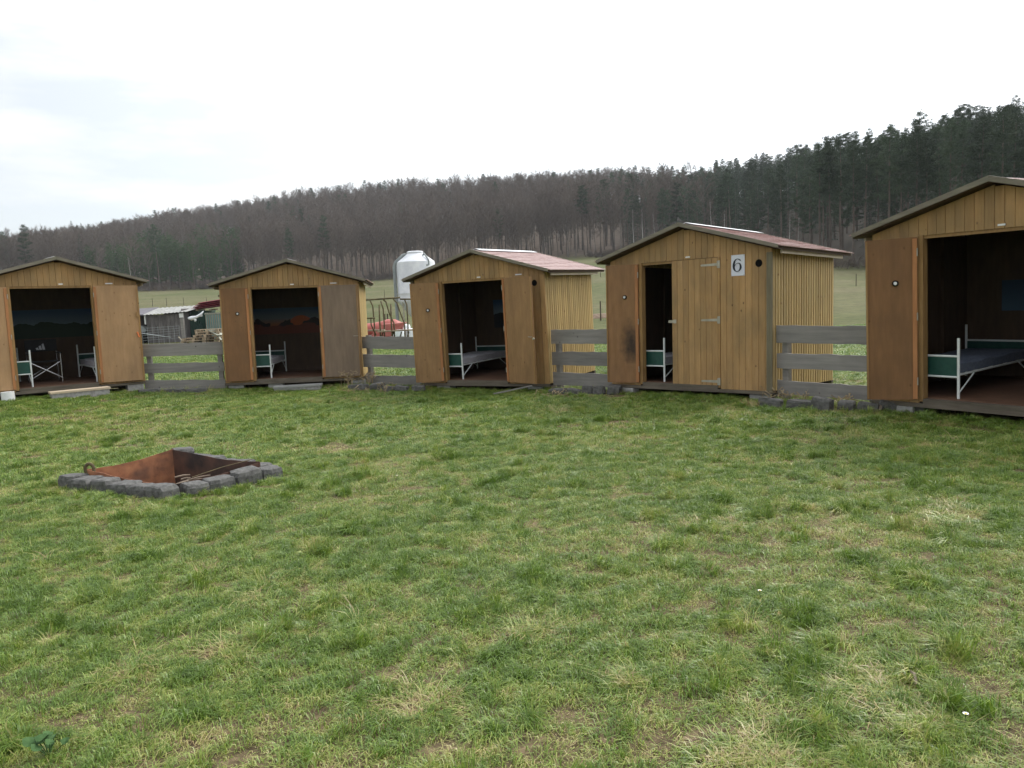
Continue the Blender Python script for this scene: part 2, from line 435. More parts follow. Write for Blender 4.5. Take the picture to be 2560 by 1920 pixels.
# painted landscapes on the rear walls (x across 0..2.8, z height)
def mural(name, kind):
    m, N, L, b = new_mat(name)
    tc = N.new('ShaderNodeTexCoord')
    sp = N.new('ShaderNodeSeparateXYZ')
    L.new(tc.outputs['Object'], sp.inputs[0])
    n = noise_node(N, L, tc.outputs['Object'], 3.2, 4.0)
    wob = N.new('ShaderNodeMath'); wob.operation = 'MULTIPLY_ADD'; wob.inputs[1].default_value = 0.24; 
    L.new(n.outputs[0], wob.inputs[0]); L.new(sp.outputs['Z'], wob.inputs[2])
    if kind == 'sunset':
        sky = ramp(N, L, sp.outputs['Z'], [(0.22, (0.26, 0.09, 0.03)), (0.36, (0.13, 0.15, 0.16)), (0.55, (0.03, 0.07, 0.12))])
        land = (0.13, 0.028, 0.012)
        sub = N.new('ShaderNodeVectorMath'); sub.operation = 'SUBTRACT'; sub.inputs[1].default_value = (1.28, 0, 0.20)
        L.new(tc.outputs['Object'], sub.inputs[0])
        mu = N.new('ShaderNodeVectorMath'); mu.operation = 'MULTIPLY'; mu.inputs[1].default_value = (1, 0, 1.25)
        L.new(sub.outputs[0], mu.inputs[0])
        ln = N.new('ShaderNodeVectorMath'); ln.operation = 'LENGTH'; L.new(mu.outputs[0], ln.inputs[0])
        lt = N.new('ShaderNodeMath'); lt.operation = 'LESS_THAN'; lt.inputs[1].default_value = 0.27
        L.new(ln.outputs['Value'], lt.inputs[0])
        col = mixc(N, L, lt.outputs[0], sky.outputs[0], (0.34, 0.075, 0.015))
        # tree silhouettes
        n3 = noise_node(N, L, tc.outputs['Object'], 2.6, 3.0)
        tl = N.new('ShaderNodeMath'); tl.operation = 'MULTIPLY_ADD'; tl.inputs[1].default_value = -1.3; L.new(n3.outputs[0], tl.inputs[0]); L.new(sp.outputs['Z'], tl.inputs[2])
        lt2 = N.new('ShaderNodeMath'); lt2.operation = 'LESS_THAN'; lt2.inputs[1].default_value = -0.38
        L.new(tl.outputs[0], lt2.inputs[0])
        col = mixc(N, L, lt2.outputs[0], col, (0.022, 0.014, 0.011))
        hor = 0.33
    else:
        sky = ramp(N, L, sp.outputs['Z'], [(0.26, (0.13, 0.18, 0.22)), (0.55, (0.03, 0.075, 0.15))])
        col = sky.outputs[0]
        land = (0.012, 0.030, 0.015) if kind == 'green' else (0.012, 0.014, 0.017)
        hor = 0.42
        if kind == 'green':
            lx = N.new('ShaderNodeMapRange'); lx.inputs['From Min'].default_value = 0.35; lx.inputs['From Max'].default_value = 0.8
            lx.inputs['To Min'].default_value = 0.75; lx.inputs['To Max'].default_value = 0.0
            L.new(sp.outputs['X'], lx.inputs['Value'])
            col = mixc(N, L, lx.outputs[0], col, (0.22, 0.15, 0.04))
    if kind == 'deep':
        col = ramp(N, L, sp.outputs['Z'], [(0.04, (.045, .095, .15)), (.36, (.018, .045, .085))]).outputs[0]; hor = .10
    lt = N.new('ShaderNodeMath'); lt.operation = 'LESS_THAN'; lt.inputs[1].default_value = hor
    L.new(wob.outputs[0], lt.inputs[0])
    L.new(mixc(N, L, lt.outputs[0], col, land), b.inputs['Base Color'])
    b.inputs['Roughness'].default_value = 0.7
    return m
M['mural_sunset'] = mural('sunset_mural', 'sunset')
M['mural_green'] = mural('green_mural', 'green')
M['mural_blue'] = mural('blue_mural', 'blue')
M['mural_deep'] = mural('deep_blue_mural', 'deep')

# ------------------------------------------------------------------ terrain
SHEDS = [  # x, y, floor z, yaw, roll, pitch  (front left corner at the floor)
    (-9.6804, 14.1315, 0.3629, 0.6704, 0.0083, -0.0043),
    (-5.9054, 16.0595, 0.2008, 0.1139, 0.0103, 0.0084),
    (-1.7747, 15.3172, 0.1221, -0.5013, -0.0043, -0.0151),
    (1.6792, 12.9298, 0.1969, -0.7708, -0.0030, 0.0289),
    (4.4997, 9.6109, 0.2260, -0.9855, 0.0018, -0.0299)]
W, D = 2.8, 2.162

def vnoise(x, y, seed=0):
    """smooth lattice noise 0..1"""
    x, y = np.asarray(x, float), np.asarray(y, float)
    xi, yi = np.floor(x).astype(np.int64), np.floor(y).astype(np.int64)
    fx, fy = x - xi, y - yi
    fx, fy = fx * fx * (3 - 2 * fx), fy * fy * (3 - 2 * fy)
    def h(a, b):
        n = (a * 374761393 + b * 668265263 + seed * 1442695041) & 0xFFFFFFFF
        n = ((n ^ (n >> 13)) * 1274126177) & 0xFFFFFFFF
        return ((n ^ (n >> 16)) & 0xFFFF) / 65535.0
    return (h(xi, yi) * (1 - fx) + h(xi + 1, yi) * fx) * (1 - fy) + (h(xi, yi + 1) * (1 - fx) + h(xi + 1, yi + 1) * fx) * fy

def fbm(x, y, seed=0, octs=4):
    t, a, s = 0.0, 0.5, 0.0
    for k in range(octs):
        t = t + a * vnoise(x * 2 ** k, y * 2 ** k, seed + k * 17); s += a; a *= 0.5
    return t / s

AZ = np.radians(np.array([-180, -90, -60, -46, -33, -23, -14, -8, 0, 6.4, 12, 16, 20, 24, 28, 33, 40, 50, 70, 100, 180.]))
ED = np.array([500, 500, 420, 340, 315, 300, 285, 272, 262, 252, 225, 185, 150, 126, 114, 106, 100, 110, 200, 400, 500.])
EH = np.array([2, 3, 6, 9, 11, 11.0, 10.8, 10.6, 12.6, 14.8, 11.2, 8.0, 5.6, 3.8, 3.4, 3.4, 3.5, 4, 4, 3, 2.])
RD = np.array([900, 900, 800, 700, 650, 610, 575, 555, 525, 500, 470, 440, 410, 385, 365, 340, 330, 330, 500, 900, 900.])
RE = np.array([.02, .03, .05, .060, .083, .119, .145, .153, .157, .156, .154, .157, .164, .171, .177, .189, .20, .20, .12, .04, .02])  # skyline slope seen over the trees
RH = RE * RD + EYE - 20.0
RH = np.maximum(RH, EH + 2)

def terrain(x, y):
    x, y = np.asarray(x, float), np.asarray(y, float)
    rho, az = np.hypot(x, y), np.arctan2(x, y)
    de, eh = np.interp(az, AZ, ED), np.interp(az, AZ, EH)
    dr, rh = np.interp(az, AZ, RD), np.interp(az, AZ, RH)
    z = np.zeros_like(rho)
    for cx, cy, h in ((-9.0, 14.4, .19), (-4.6, 16.3, .01), (-0.6, 14.6, -.04), (2.9, 11.8, .03), (5.3, 8.4, .06)):
        z = z + h * np.exp(-((x - cx) ** 2 + (y - cy) ** 2) / (2 * 1.7 ** 2))
    z = z + (fbm(x * 0.45, y * 0.45, 3, 2) - 0.5) * 0.05 * np.clip(rho / 6, 0, 1)
    q = ((-4.37, 7.47), (-3.08, 6.76), (-2.36, 7.45), (-3.55, 8.17))          # dug out under the fire tray
    dpit = np.full_like(rho, 9.0)
    for i in range(4):
        (ax, ay), (bx, by) = q[i], q[(i + 1) % 4]
        dpit = np.minimum(dpit, ((bx - ax) * (y - ay) - (by - ay) * (x - ax)) / math.hypot(bx - ax, by - ay))
    z = z - .34 * np.clip((dpit - .01) / .08, 0, 1)
    t = np.clip((rho - 34) / (de - 34), 0, 1)
    z = z + eh * t ** 1.25 + (fbm(x * .03, y * .03, 9, 3) - .5) * 2.0 * np.clip((rho - 50) / 120, 0, 1)
    u = np.clip((rho - de) / (dr - de), 0, None)
    z = z + (rh - eh) * np.where(u < 1, u * (1.08 - .08 * u), 1 - (u - 1) * .25) * (u > 0)
    return z

def ground_z(x, y):
    return float(terrain(np.array([x]), np.array([y]))[0])

def build_ground():
    naz = 480
    rad = np.concatenate([np.arange(0.6, 20, 0.22), np.arange(20, 60, 2.0), np.arange(60, 420, 7.0), np.arange(420, 900, 20), np.array([1000, 1200, 1500.])])
    az = np.linspace(-math.pi, math.pi, naz, endpoint=False)
    A, Rr = np.meshgrid(az, rad)
    X, Y = Rr * np.sin(A), Rr * np.cos(A)
    Z = terrain(X, Y)
    nr = len(rad)
    vs = np.stack([X.ravel(), Y.ravel(), Z.ravel()], 1).tolist()
    fs = []
    for i in range(nr - 1):
        for k in range(naz):
            k2 = (k + 1) % naz
            fs.append((i * naz + k, (i + 1) * naz + k, (i + 1) * naz + k2, i * naz + k2))
    c = len(vs)
    vs.append((0, 0, 0.0))
    for k in range(naz):
        fs.append((c, k, (k + 1) % naz))
    me = bpy.data.meshes.new('ground')
    me.from_pydata(vs, [], fs)
    de = np.interp(A, AZ, ED) + (fbm(A * 30, Rr * 0.0, 4, 3) - .5) * 14
    wood_f = np.clip((Rr - de) / 8, 0, 1) * (np.abs(A) < R(75))
    near = 1 - np.clip((Rr - 20) / 10, 0, 1)
    at1 = me.attributes.new('woodland', 'FLOAT', 'POINT'); at1.data.foreach_set('value', np.append(wood_f.ravel(), 0.0).astype(np.float32))
    at2 = me.attributes.new('lawn', 'FLOAT', 'POINT'); at2.data.foreach_set('value', np.append(near.ravel(), 1.0).astype(np.float32))
    con = np.clip((np.degrees(A) - 7) / 4, 0, 1)
    at3 = me.attributes.new('needle_litter', 'FLOAT', 'POINT'); at3.data.foreach_set('value', np.append(con.ravel(), 0.0).astype(np.float32))
    me.polygons.foreach_set('use_smooth', [True] * len(me.polygons))
    m, N, L, b = new_mat('ground')
    tc = N.new('ShaderNodeTexCoord')
    def attr(nm):
        a = N.new('ShaderNodeAttribute'); a.attribute_name = nm; return a.outputs['Fac']
    # soil and thatch under the lawn
    n1 = noise_node(N, L, tc.outputs['Object'], 16.0, 9.0, 0.72)
    soil = ramp(N, L, n1.outputs[0], [(0.3, (0.045, 0.036, 0.020)), (0.5, (0.125, 0.095, 0.055)), (0.7, (0.25, 0.19, 0.115))])
    # meadow: green near, pale olive on the slope
    n2 = noise_node(N, L, tc.outputs['Object'], 0.05, 6.0, 0.6)
    n2b = noise_node(N, L, tc.outputs['Object'], 1.1, 6.0, 0.7)
    mea = ramp(N, L, n2.outputs[0], [(0.36, (0.090, 0.104, 0.038)), (0.52, (0.116, 0.118, 0.054)), (0.66, (0.145, 0.132, 0.072))])
    gr2 = ramp(N, L, n2b.outputs[0], [(0.3, (0.6, 0.6, 0.6)), (0.7, (1.25, 1.25, 1.25))])
    meac = mixc(N, L, 1.0, mea.outputs[0], gr2.outputs[0], 'MULTIPLY')
    n3 = noise_node(N, L, tc.outputs['Object'], 0.35, 6.0, 0.65)
    lit = ramp(N, L, n3.outputs[0], [(0.3, (0.075, 0.058, 0.045)), (0.7, (0.150, 0.116, 0.090))])
    c1 = mixc(N, L, attr('lawn'), meac, soil.outputs[0])
    c2 = mixc(N, L, attr('woodland'), c1, mixc(N, L, attr('needle_litter'), lit.outputs[0], (.040, .034, .026)))
    L.new(c2, b.inputs['Base Color'])
    b.inputs['Roughness'].default_value = 0.95
    b.inputs['Specular IOR Level'].default_value = 0.1
    bp = N.new('ShaderNodeBump'); bp.inputs['Strength'].default_value = 0.6; bp.inputs['Distance'].default_value = 0.03
    L.new(n1.outputs[0], bp.inputs['Height']); L.new(bp.outputs[0], b.inputs['Normal'])
    me.materials.append(m)
    o = link('ground', me)
    tag(o, 'uneven lawn and meadow rising to the wooded hill', kind='structure')
    return o
build_ground()

# ------------------------------------------------------------------ sheds
HW, HR, HO, HE, OF, OS, OB = 1.936, 2.440, 1.905, 1.988, 0.164, 0.162, 0.28
T1, T2 = 0.2227 * W, 0.7012 * W
SL = (HR - HE) / (W / 2 + OS)

def under(x):                       # underside of the roof above local x
    return HR - SL * abs(x - W / 2) - 0.062

def shed_matrix(s):
    x, y, z, yaw, ro, pi = s
    return Matrix.Translation((x, y, z + ro * W / 2)) @ Matrix.Rotation(yaw, 4, 'Z') @ Matrix.Rotation(ro, 4, 'Y') @ Matrix.Rotation(-pi, 4, 'X')
SM = [shed_matrix(s) for s in SHEDS]

def shed_pt(i, x, y, z=0.0):
    return SM[i] @ Vector((x, y, z))

MESH = {}
def shared(key, fn):
    if key not in MESH: MESH[key] = fn()
    return MESH[key]

def plank_mesh(x0, x1, z0, za, zb, mat, y_out=-0.020, y_in=0.0, ch=0.0045, g=0.0012):
    """one vertical matched board with chamfered edges, its top cut to the slope"""
    a, b2 = x0 + g, x1 - g
    mb = MB()
    sec = [(a, y_in), (b2, y_in), (b2, y_out + ch), (b2 - ch, y_out), (a + ch, y_out), (a, y_out + ch)]
    n = len(sec)
    zt = lambda x: za + (zb - za) * (x - x0) / (x1 - x0)
    vs = [(x, y, z0) for x, y in sec] + [(x, y, zt(x)) for x, y in sec]
    fs = [tuple(range(n)), tuple(range(2 * n - 1, n - 1, -1))] + [(i, i + n, (i + 1) % n + n, (i + 1) % n) for i in range(n)]
    mb.add(vs, [tuple(reversed(f)) for f in fs])
    return mb.mesh('plank', mat)

def side_plank_mesh(y0, y1, z0, z1, xo, xi, mat):
    g, ch = 0.013, 0.006
    a, b2 = y0 + g, y1 - g
    s = 1 if xo > xi else -1
    sec = [(xi, a), (xi, b2), (xo - s * ch, b2), (xo, b2 - ch), (xo, a + ch), (xo - s * ch, a)]
    if s > 0: sec = sec[::-1]
    return MB().prism(sec, 'z', z0, z1).mesh('plank', mat)

def boards(a, b, w):
    n = max(1, round((b - a) / w))
    return [(a + (b - a) * i / n, a + (b - a) * (i + 1) / n) for i in range(n)]

def front_boards():
    out = []
    for a, b in boards(0.0, T1 - 0.055, 0.104) + boards(T2 + 0.035, W, 0.104):
        out.append((a, b, -0.04))
    for a, b in boards(T1 - 0.055, T2 + 0.035, 0.104):
        out.append((a, b, HO + 0.004))
    return out

def shingle_mesh(side):
    mb = MB()
    rng = random.Random(3 + side)
    ln = math.hypot(W / 2 + OS, HR - HE)
    ux, uz = (W / 2 + OS) / ln * side, -(HR - HE) / ln
    nx, nz = -uz * side * side, (W / 2 + OS) / ln
    nx = (HR - HE) / ln * side
    nc = 13
    y0, y1 = -OF - 0.01, D + OB + 0.01
    for k in range(nc):
        a, b = 0.02 + (ln + 0.01) * k / nc, 0.02 + (ln + 0.01) * (k + 1) / nc + 0.012
        y = y0
        off = 0.15 if k % 2 else 0.0
        y = y0
        first = True
        while y < y1 - 0.01:
            yw = 0.30 - (off if first else 0)
            first = False
            ye = min(y + yw - 0.006, y1)
            h1, h2 = 0.004 + rng.random() * .001, 0.013 + rng.random() * .004
            p = []
            for (s, h) in ((a, 0.0015), (b, 0.0015)):
                pass
            def pt(s, h, yy):
                return (W / 2 + ux * s + nx * h, yy, HR + uz * s + nz * h)
            mb.hexa([pt(a, .0015, y), pt(b, .0015, y), pt(b, .0015, ye), pt(a, .0015, ye),
                     pt(a, h1, y), pt(b, h2, y), pt(b, h2, ye), pt(a, h1, ye)] if side > 0 else
                    [pt(b, .0015, y), pt(a, .0015, y), pt(a, .0015, ye), pt(b, .0015, ye),
                     pt(b, h2, y), pt(a, h1, y), pt(a, h1, ye), pt(b, h2, ye)])
            y += yw
    return mb.mesh('shingles', M['shingle'])

def leaf_mesh(w, mat):
    mb = MB()
    mb.box(0, w, -0.030, 0.0, 0.0, HO - 0.012)
    return mb.mesh('door_leaf', mat)

def make_leaf(root, side, width, deg, ply, knob=False, planks=False):
    """door leaf hinged on one jamb; side -1 is the left jamb"""
    hx = T1 if side < 0 else T2
    lf = link('door_leaf', shared(('leaf', width, ply), lambda: leaf_mesh(width, M[ply])), root)
    if side < 0:
        lf.matrix_local = Matrix.Translation((hx - (0.05 if deg > 90 else 0), -0.055 if deg > 90 else 0.0, 0.004)) @ Matrix.Rotation(R(-deg), 4, 'Z')
    else:
        # mirror: runs towards -x when closed
        lf.matrix_local = Matrix.Translation((hx + (0.03 if deg > 90 else -0.004), -0.055 if deg > 90 else 0.008, 0.004)) @ Matrix.Rotation(R(deg + 180), 4, 'Z')
    s = 1 if side < 0 else -1
    yin = 0.0 if side < 0 else -0.030           # inner face
    # battens round the edge of the inner face
    yo = yin + 0.014 * s
    ya, yb = sorted((yin + 0.001 * s, yo))
    strip = MB(); strip.box(0.004, 0.05, ya, yb, 0.01, HO - 0.03)
    strip.build('edge_batten', M['pine'], lf)
    strip = MB(); strip.box(width - 0.022, width - 0.002, ya, yb, 0.01, HO - 0.03)
    strip.build('edge_batten', M['jamb'], lf)
    for z in (0.22, 0.98, 1.72):
        h = MB(); h.tube([(0.0, yo + 0.004 * s, z - .045), (0.0, yo + 0.004 * s, z + .045)], 0.008, 6)
        h.build('hinge', M['galv'], lf)
    if knob:
        k = MB()
        c = Vector((width * 0.42, yin, 1.375))
        def disc(r0, r1, d0, d1, n=14):
            vs = [c + Vector((r0 * math.cos(6.2832 * i / n), d0 * s, r0 * math.sin(6.2832 * i / n))) for i in range(n)]
            vs += [c + Vector((r1 * math.cos(6.2832 * i / n), d1 * s, r1 * math.sin(6.2832 * i / n))) for i in range(n)]
            fs = [(i, (i + 1) % n, (i + 1) % n + n, i + n) for i in range(n)] + [tuple(range(n, 2 * n)), tuple(range(n - 1, -1, -1))]
            return vs, fs
        k.add(*disc(0.036, 0.032, 0.0, 0.018)); k.cur = 1; k.add(*disc(0.021, 0.017, 0.017, 0.03))
        k.build('door_knob', [M['black'], M['white']], lf)
    return lf

BED = {}
def make_bed(i, x0, x1, y0, y1, cloth, label, mirrored=False):
    """folding camp bed with white tube ends and a green end panel"""
    o = empty('folding_bed', label=label, cat='bed', group='folding beds in the sheds')
    o.matrix_world = SM[i] @ Matrix.Translation((0, 0, 0.017))
    r = 0.016
    for ye, nm in ((y0, 'foot_frame'), (y1, 'head_frame')):
        for xx in (x0, x1):
            MB().tube([(xx, ye, 0.0), (xx, ye, 0.70)], r, 8).build('post', M['bedwhite'], o)
        f = MB()
        f.tube([(x0, ye, 0.49), (x1, ye, 0.49)], 0.013, 8)
        f.tube([(x0, ye, 0.25), (x1, ye, 0.25)], 0.013, 8)
        f.build(nm, M['bedwhite'], o)
        MB().box(x0 + .012, x1 - .012, ye - .004, ye + .004, 0.262, 0.478).build('end_panel', M['bedgreen'], o)
    f = MB()
    for xx in (x0 + .025, x1 - .025):
        f.tube([(xx, y0, 0.27), (xx, y1, 0.27)], 0.014, 8)
    for k in range(5):
        yy = y0 + (y1 - y0) * (k + .5) / 5
        f.tube([(x0 + .025, yy, 0.27), (x1 - .025, yy, 0.27)], 0.008, 6)
    f.build('base_frame', M['bedwhite'], o)
    for xx in (x0 + .006, x1 - .006):
        for (ya, yb) in ((y0 + .01, y0 + .36), (y1 - .01, y1 - .36)):
            MB().tube([(xx, ya, 0.06), (xx, yb, 0.26)], 0.009, 6).build('brace', M['bedwhite'], o)
    # mattress: soft slab
    nx, ny = 7, 14
    rng = random.Random(i * 5 + (1 if mirrored else 0))
    vs, fs = [], []
    for j in range(ny + 1):
        for k in range(nx + 1):
            u, v = k / nx, j / ny
            e = min(u, 1 - u, v * 2.4, (1 - v) * 2.4)
            zz = 0.385 + 0.022 * min(1, e * 7) + rng.uniform(-.006, .006) + .008 * math.sin(v * 19)
            vs.append((x0 + .03 + (x1 - x0 - .06) * u, y0 + .03 + (y1 - y0 - .06) * v, zz))
    q = lambda k, j: j * (nx + 1) + k
    for j in range(ny):
        for k in range(nx):
            fs.append((q(k, j), q(k + 1, j), q(k + 1, j + 1), q(k, j + 1)))
    ring = [q(k, 0) for k in range(nx)] + [q(nx, j) for j in range(ny)] + [q(k, ny) for k in range(nx, 0, -1)] + [q(0, j) for j in range(ny, 0, -1)]
    base = len(vs)
    for idx in ring:
        vs.append((vs[idx][0], vs[idx][1], 0.288))
    for t in range(len(ring)):
        t2 = (t + 1) % len(ring)
        fs.append((ring[t], base + t, base + t2, ring[t2]))
    fs.append(tuple(base + t for t in range(len(ring) - 1, -1, -1)))
    mt = MB(); mt.add(vs, fs)
    auto_smooth(mt.build('mattress', M[cloth], o), 50)
    return o

def six_mesh():
    """hand-cut numeral six with a thin shadow line"""
    path = [(640, 462, 16), (618, 440, 15), (590, 424, 11), (560, 420, 9), (528, 436, 17), (502, 475, 27), (488, 525, 35), (484, 575, 37), (492, 625, 33),
            (512, 665, 22), (540, 684, 11), (566, 690, 9), (598, 680, 15), (626, 650, 26), (640, 610, 31), (640, 570, 30), (624, 530, 22), (600, 513, 12), (576, 509, 8), (546, 522, 8), (520, 552, 7), (508, 580, 6)]
    def strip(mb, pts, dx, dy, y, wk):
        n = len(pts)
        vs = []
        for i, (px, py, w) in enumerate(pts):
            a, b = pts[max(0, i - 1)], pts[min(n - 1, i + 1)]
            d = Vector((b[0] - a[0], b[1] - a[1])); d.normalize()
            nn = Vector((-d.y, d.x)) * (w * 1.3 + 3 if wk is None else wk) / 2
            for sgn in (1, -1):
                vs.append((((px + nn.x * sgn) - 578 + dx) / 1000, y, -((py + nn.y * sgn) - 557 + dy) / 1000))
        fs = [(2 * i, 2 * i + 1, 2 * i + 3, 2 * i + 2) for i in range(n - 1)]
        m = len(vs)
        vs += [(v[0], y + 0.0012, v[2]) for v in vs]
        fs += [(f[3] + m, f[2] + m, f[1] + m, f[0] + m) for f in fs]
        mb.add(vs, fs)
    a, b = MB(), MB()
    strip(a, path, 0, 0, -0.004, None)
    strip(b, path, 22, 22, -0.0022, 6)
    return a, b

SHED_LABEL = [
    'wooden shed at the left edge of the photo with folding chair inside',
    'wooden shed between two fences with a sunset painted inside, yellow side edge',
    'wooden shed in the middle with both door leaves swung open, red shingle roof',
    'wooden shed with the number six and its wide door leaf closed',
    'largest wooden shed at the right edge, cut off by the frame']
CFG = [  # left leaf angle, left ply, right leaf angle, right ply, knob on left leaf
    (174, 'ply_tan', 176, 'ply_tan', False),
    (170, 'ply_brown', 177, 'ply_grey', True),
    (150, 'ply_honey', 158, 'ply_honey', True),
    (164, 'ply_soot', 0, 'front', True),
    (150, 'ply_brown', 172, 'ply_brown', True)]
LW, RW = 0.545, 0.785

def make_shed(i):
    root = empty('wooden_shed', label=SHED_LABEL[i], cat='shed', group='row of wooden sheds')
    root.matrix_world = SM[i]
    # ---- front wall
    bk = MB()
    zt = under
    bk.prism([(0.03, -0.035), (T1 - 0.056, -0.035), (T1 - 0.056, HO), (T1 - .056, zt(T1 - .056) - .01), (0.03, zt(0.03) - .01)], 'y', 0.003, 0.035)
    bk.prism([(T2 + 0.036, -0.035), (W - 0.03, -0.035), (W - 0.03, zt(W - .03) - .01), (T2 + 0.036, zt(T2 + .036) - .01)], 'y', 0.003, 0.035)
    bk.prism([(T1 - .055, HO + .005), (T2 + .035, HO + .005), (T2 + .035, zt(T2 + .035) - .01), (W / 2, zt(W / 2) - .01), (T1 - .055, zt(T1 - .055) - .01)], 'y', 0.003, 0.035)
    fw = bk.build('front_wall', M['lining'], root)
    for a, b, z0 in front_boards():
        key = ('fp', round(a, 3), round(b, 3), z0)
        za, zb = zt(a) - .004, zt(b) - .004
        if a < W / 2 < b:
            za = zb = min(za, zb)
        link('plank', shared(key, lambda: plank_mesh(a, b, z0, za, zb, M['front'])), fw)
    # ---- jambs and lintel
    for xa, xb in ((T1 - 0.054, T1), (T2, T2 + 0.034)):
        MB().box(xa + .001, xb, -0.028, 0.07, -0.02, HO + .002).build('door_jamb', M['jamb'], root)
    MB().box(T1 + .001, T2 - .001, -0.004, 0.06, HO - 0.035, HO + .002).build('lintel', M['jamb'], root)
    # ---- side walls
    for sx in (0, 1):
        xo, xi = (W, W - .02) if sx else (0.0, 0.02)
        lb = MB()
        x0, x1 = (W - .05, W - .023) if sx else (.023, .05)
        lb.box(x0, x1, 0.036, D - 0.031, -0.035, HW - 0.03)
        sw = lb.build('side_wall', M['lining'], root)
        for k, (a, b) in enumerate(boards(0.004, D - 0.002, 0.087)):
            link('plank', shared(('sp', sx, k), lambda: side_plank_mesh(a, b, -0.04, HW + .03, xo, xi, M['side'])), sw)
    # ---- rear wall
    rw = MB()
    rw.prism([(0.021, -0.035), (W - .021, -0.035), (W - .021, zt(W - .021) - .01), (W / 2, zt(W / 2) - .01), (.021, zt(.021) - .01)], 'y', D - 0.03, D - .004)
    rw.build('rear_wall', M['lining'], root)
    # inner studs
    for yy in (0.75, 1.45):
        for sx in (0, 1):
            xa, xb = (W - .095, W - .052) if sx else (.052, .095)
            MB().box(xa, xb, yy, yy + .045, 0.02, HW - 0.04).build('stud', M['lining'], root)
    # corner boards on the right hand corner
    MB().box(W - 0.075, W + 0.012, -0.034, -0.0205, -0.038, HW - 0.02).build('corner_board', M['corner'] if i == 3 else M['front'], root)
    # ---- floor, sill, bearers and added light-blocking skirts
    MB().box(0.052, W - .052, 0.036, D - .035, -0.03, 0.016).build('floor', M['floor'], root)
    MB().box(-0.01, W + .01, -0.045, 0.0022, -0.088, -0.042).build('sill_beam', M['sill'], root)
    MB().box(T1 + .002, T2 - .002, -0.045, 0.034, -0.0415, 0.012).build('door_sill', M['sill'], root)
    MB().box(0.0, W, .5, .58, -0.088, -0.042).build('bearer_or_light_skirt', M['beam'], root)
    MB().box(0.0, W, D - .08, D - .005, -0.30, -0.042).build('bearer_or_light_skirt', M['beam'], root)  # rear beam deepened into a skirt, stops light passing under from behind
    MB().box(0.01, .09, .06, D - .085, -0.30, -0.09).build('bearer_or_light_skirt', M['beam'], root)  # left skirt, added to keep the ground under the floor dark
    MB().box(W - .09, W - .01, .06, D - .085, -0.30, -0.09).build('bearer_or_light_skirt', M['beam'], root)  # right skirt, added for the same light blocking
    # ---- roof
    for s in (-1, 1):
        th = 0.05
        xe, xr = W / 2 + s * (W / 2 + OS), W / 2 + s * 0.001
        poly = [(xr, HR), (xe, HE), (xe, HE - th), (xr, HR - th)]
        if s < 0: poly = poly[::-1]
        rp = shared(('roof', s), lambda: MB().prism(poly, 'y', -OF, D + OB).mesh('roof_panel', M['lining']))
        ro = link('roof_panel', rp, root)
        sh = link('shingles', shared(('shingle', s), lambda: shingle_mesh(s)), ro)
        sh['kind'] = 'stuff'
        for (ya, yb) in ((-OF - 0.028, -OF - 0.003), (D + OB + .003, D + OB + .026)):
            zt2, zb2 = 0.018, -0.042
            p2 = [(xr, HR + zt2), (xe, HE + zt2), (xe, HE + zb2 + .008), (xr, HR + zb2)]
            if s < 0: p2 = p2[::-1]
            MB().prism(p2, 'y', ya, yb).build('verge_board', M['verge'], ro)
        xb = W / 2 + s * (W / 2 + OS - 0.035)
        MB().box(min(xb, xb - s * .022), max(xb, xb - s * .022), 0.02, D + OB - .25, HE - 0.095, HE - 0.035 - .008).build('eave_batten', M['eave'], ro)
    rc = MB()
    ln = math.hypot(W / 2 + OS, HR - HE)
    cx, cz = (W / 2 + OS) / ln, (HR - HE) / ln
    for s in (-1, 1):
        wd = 0.13
        pts = []
        for (d, h) in ((0, .024), (wd, .024), (wd, .0275), (0, .0275)):
            pts.append((W / 2 + s * (cx * d + cz * h), HR - cz * d + cx * h + .004))
        pts[0] = (W / 2, HR + .024); pts[3] = (W / 2, HR + .032)
        if s < 0: pts = pts[::-1]
        rc.prism(pts, 'y', 0.02, D + OB - 0.12)
    if i < 4: rc.build('ridge_cap', M['ridge'], root)
    # ---- doors
    la, lp, ra, rp_, kn = CFG[i]
    make_leaf(root, -1, LW, la, lp, kn)
    if i != 3:
        rl = make_leaf(root, 1, RW, ra, rp_)
        if i == 0:
            MB().box(RW - .06, RW - .02, -.056, -.0305, 1.26, 1.36).build('turn_block', M['jamb'], rl)
            h = MB(); h.bar((RW - .035, -.05, 0.86), (RW - .065, -.055, 0.965), .022, .022); h.build('latch_handle', M['orange'], rl)
        elif i in (1, 2):
            h = MB(); h.tube([(RW - .03, -.033, 0.83), (RW - .05, -.055, .83), (RW - .12, -.05, .835)], .006, 6); h.build('hook', M['galv'], rl)
        if i == 2:
            MB().tube([(RW + .006, -.02, .80), (RW + .006, -.05, .80)], .02, 8).build('padlock', M['galv'], rl)
    else:
        lf = MB(); lf.box(T2 - .004 - RW, T2 - .004, 0.004, 0.03, 0.0, HO - .037)
        lf = lf.build('door_leaf', M['lining'], root)
        for a, b in boards(T2 - .004 - RW, T2 - .003, 0.102):
            link('plank', plank_mesh(a, b, -0.036, HO - 0.006, HO - 0.006, M['front'], y_out=-0.024, y_in=0.002), lf)
        for z in (0.07, 0.985, 1.80):
            h = MB()
            x = T2
            h.prism([(x - .27, z - .014), (x - .01, z - .02), (x - .01, z + .02), (x - .27, z + .014), (x - .285, z)], 'y', -0.030, -0.0245)
            h.box(x + .004, x + .038, -0.0345, -0.0285, z - .055, z + .055)
            h.tube([(x - .002, -.033, z - .05), (x - .002, -.033, z + .05)], .008, 8)
            h.build('strap_hinge', M['galv'], lf)
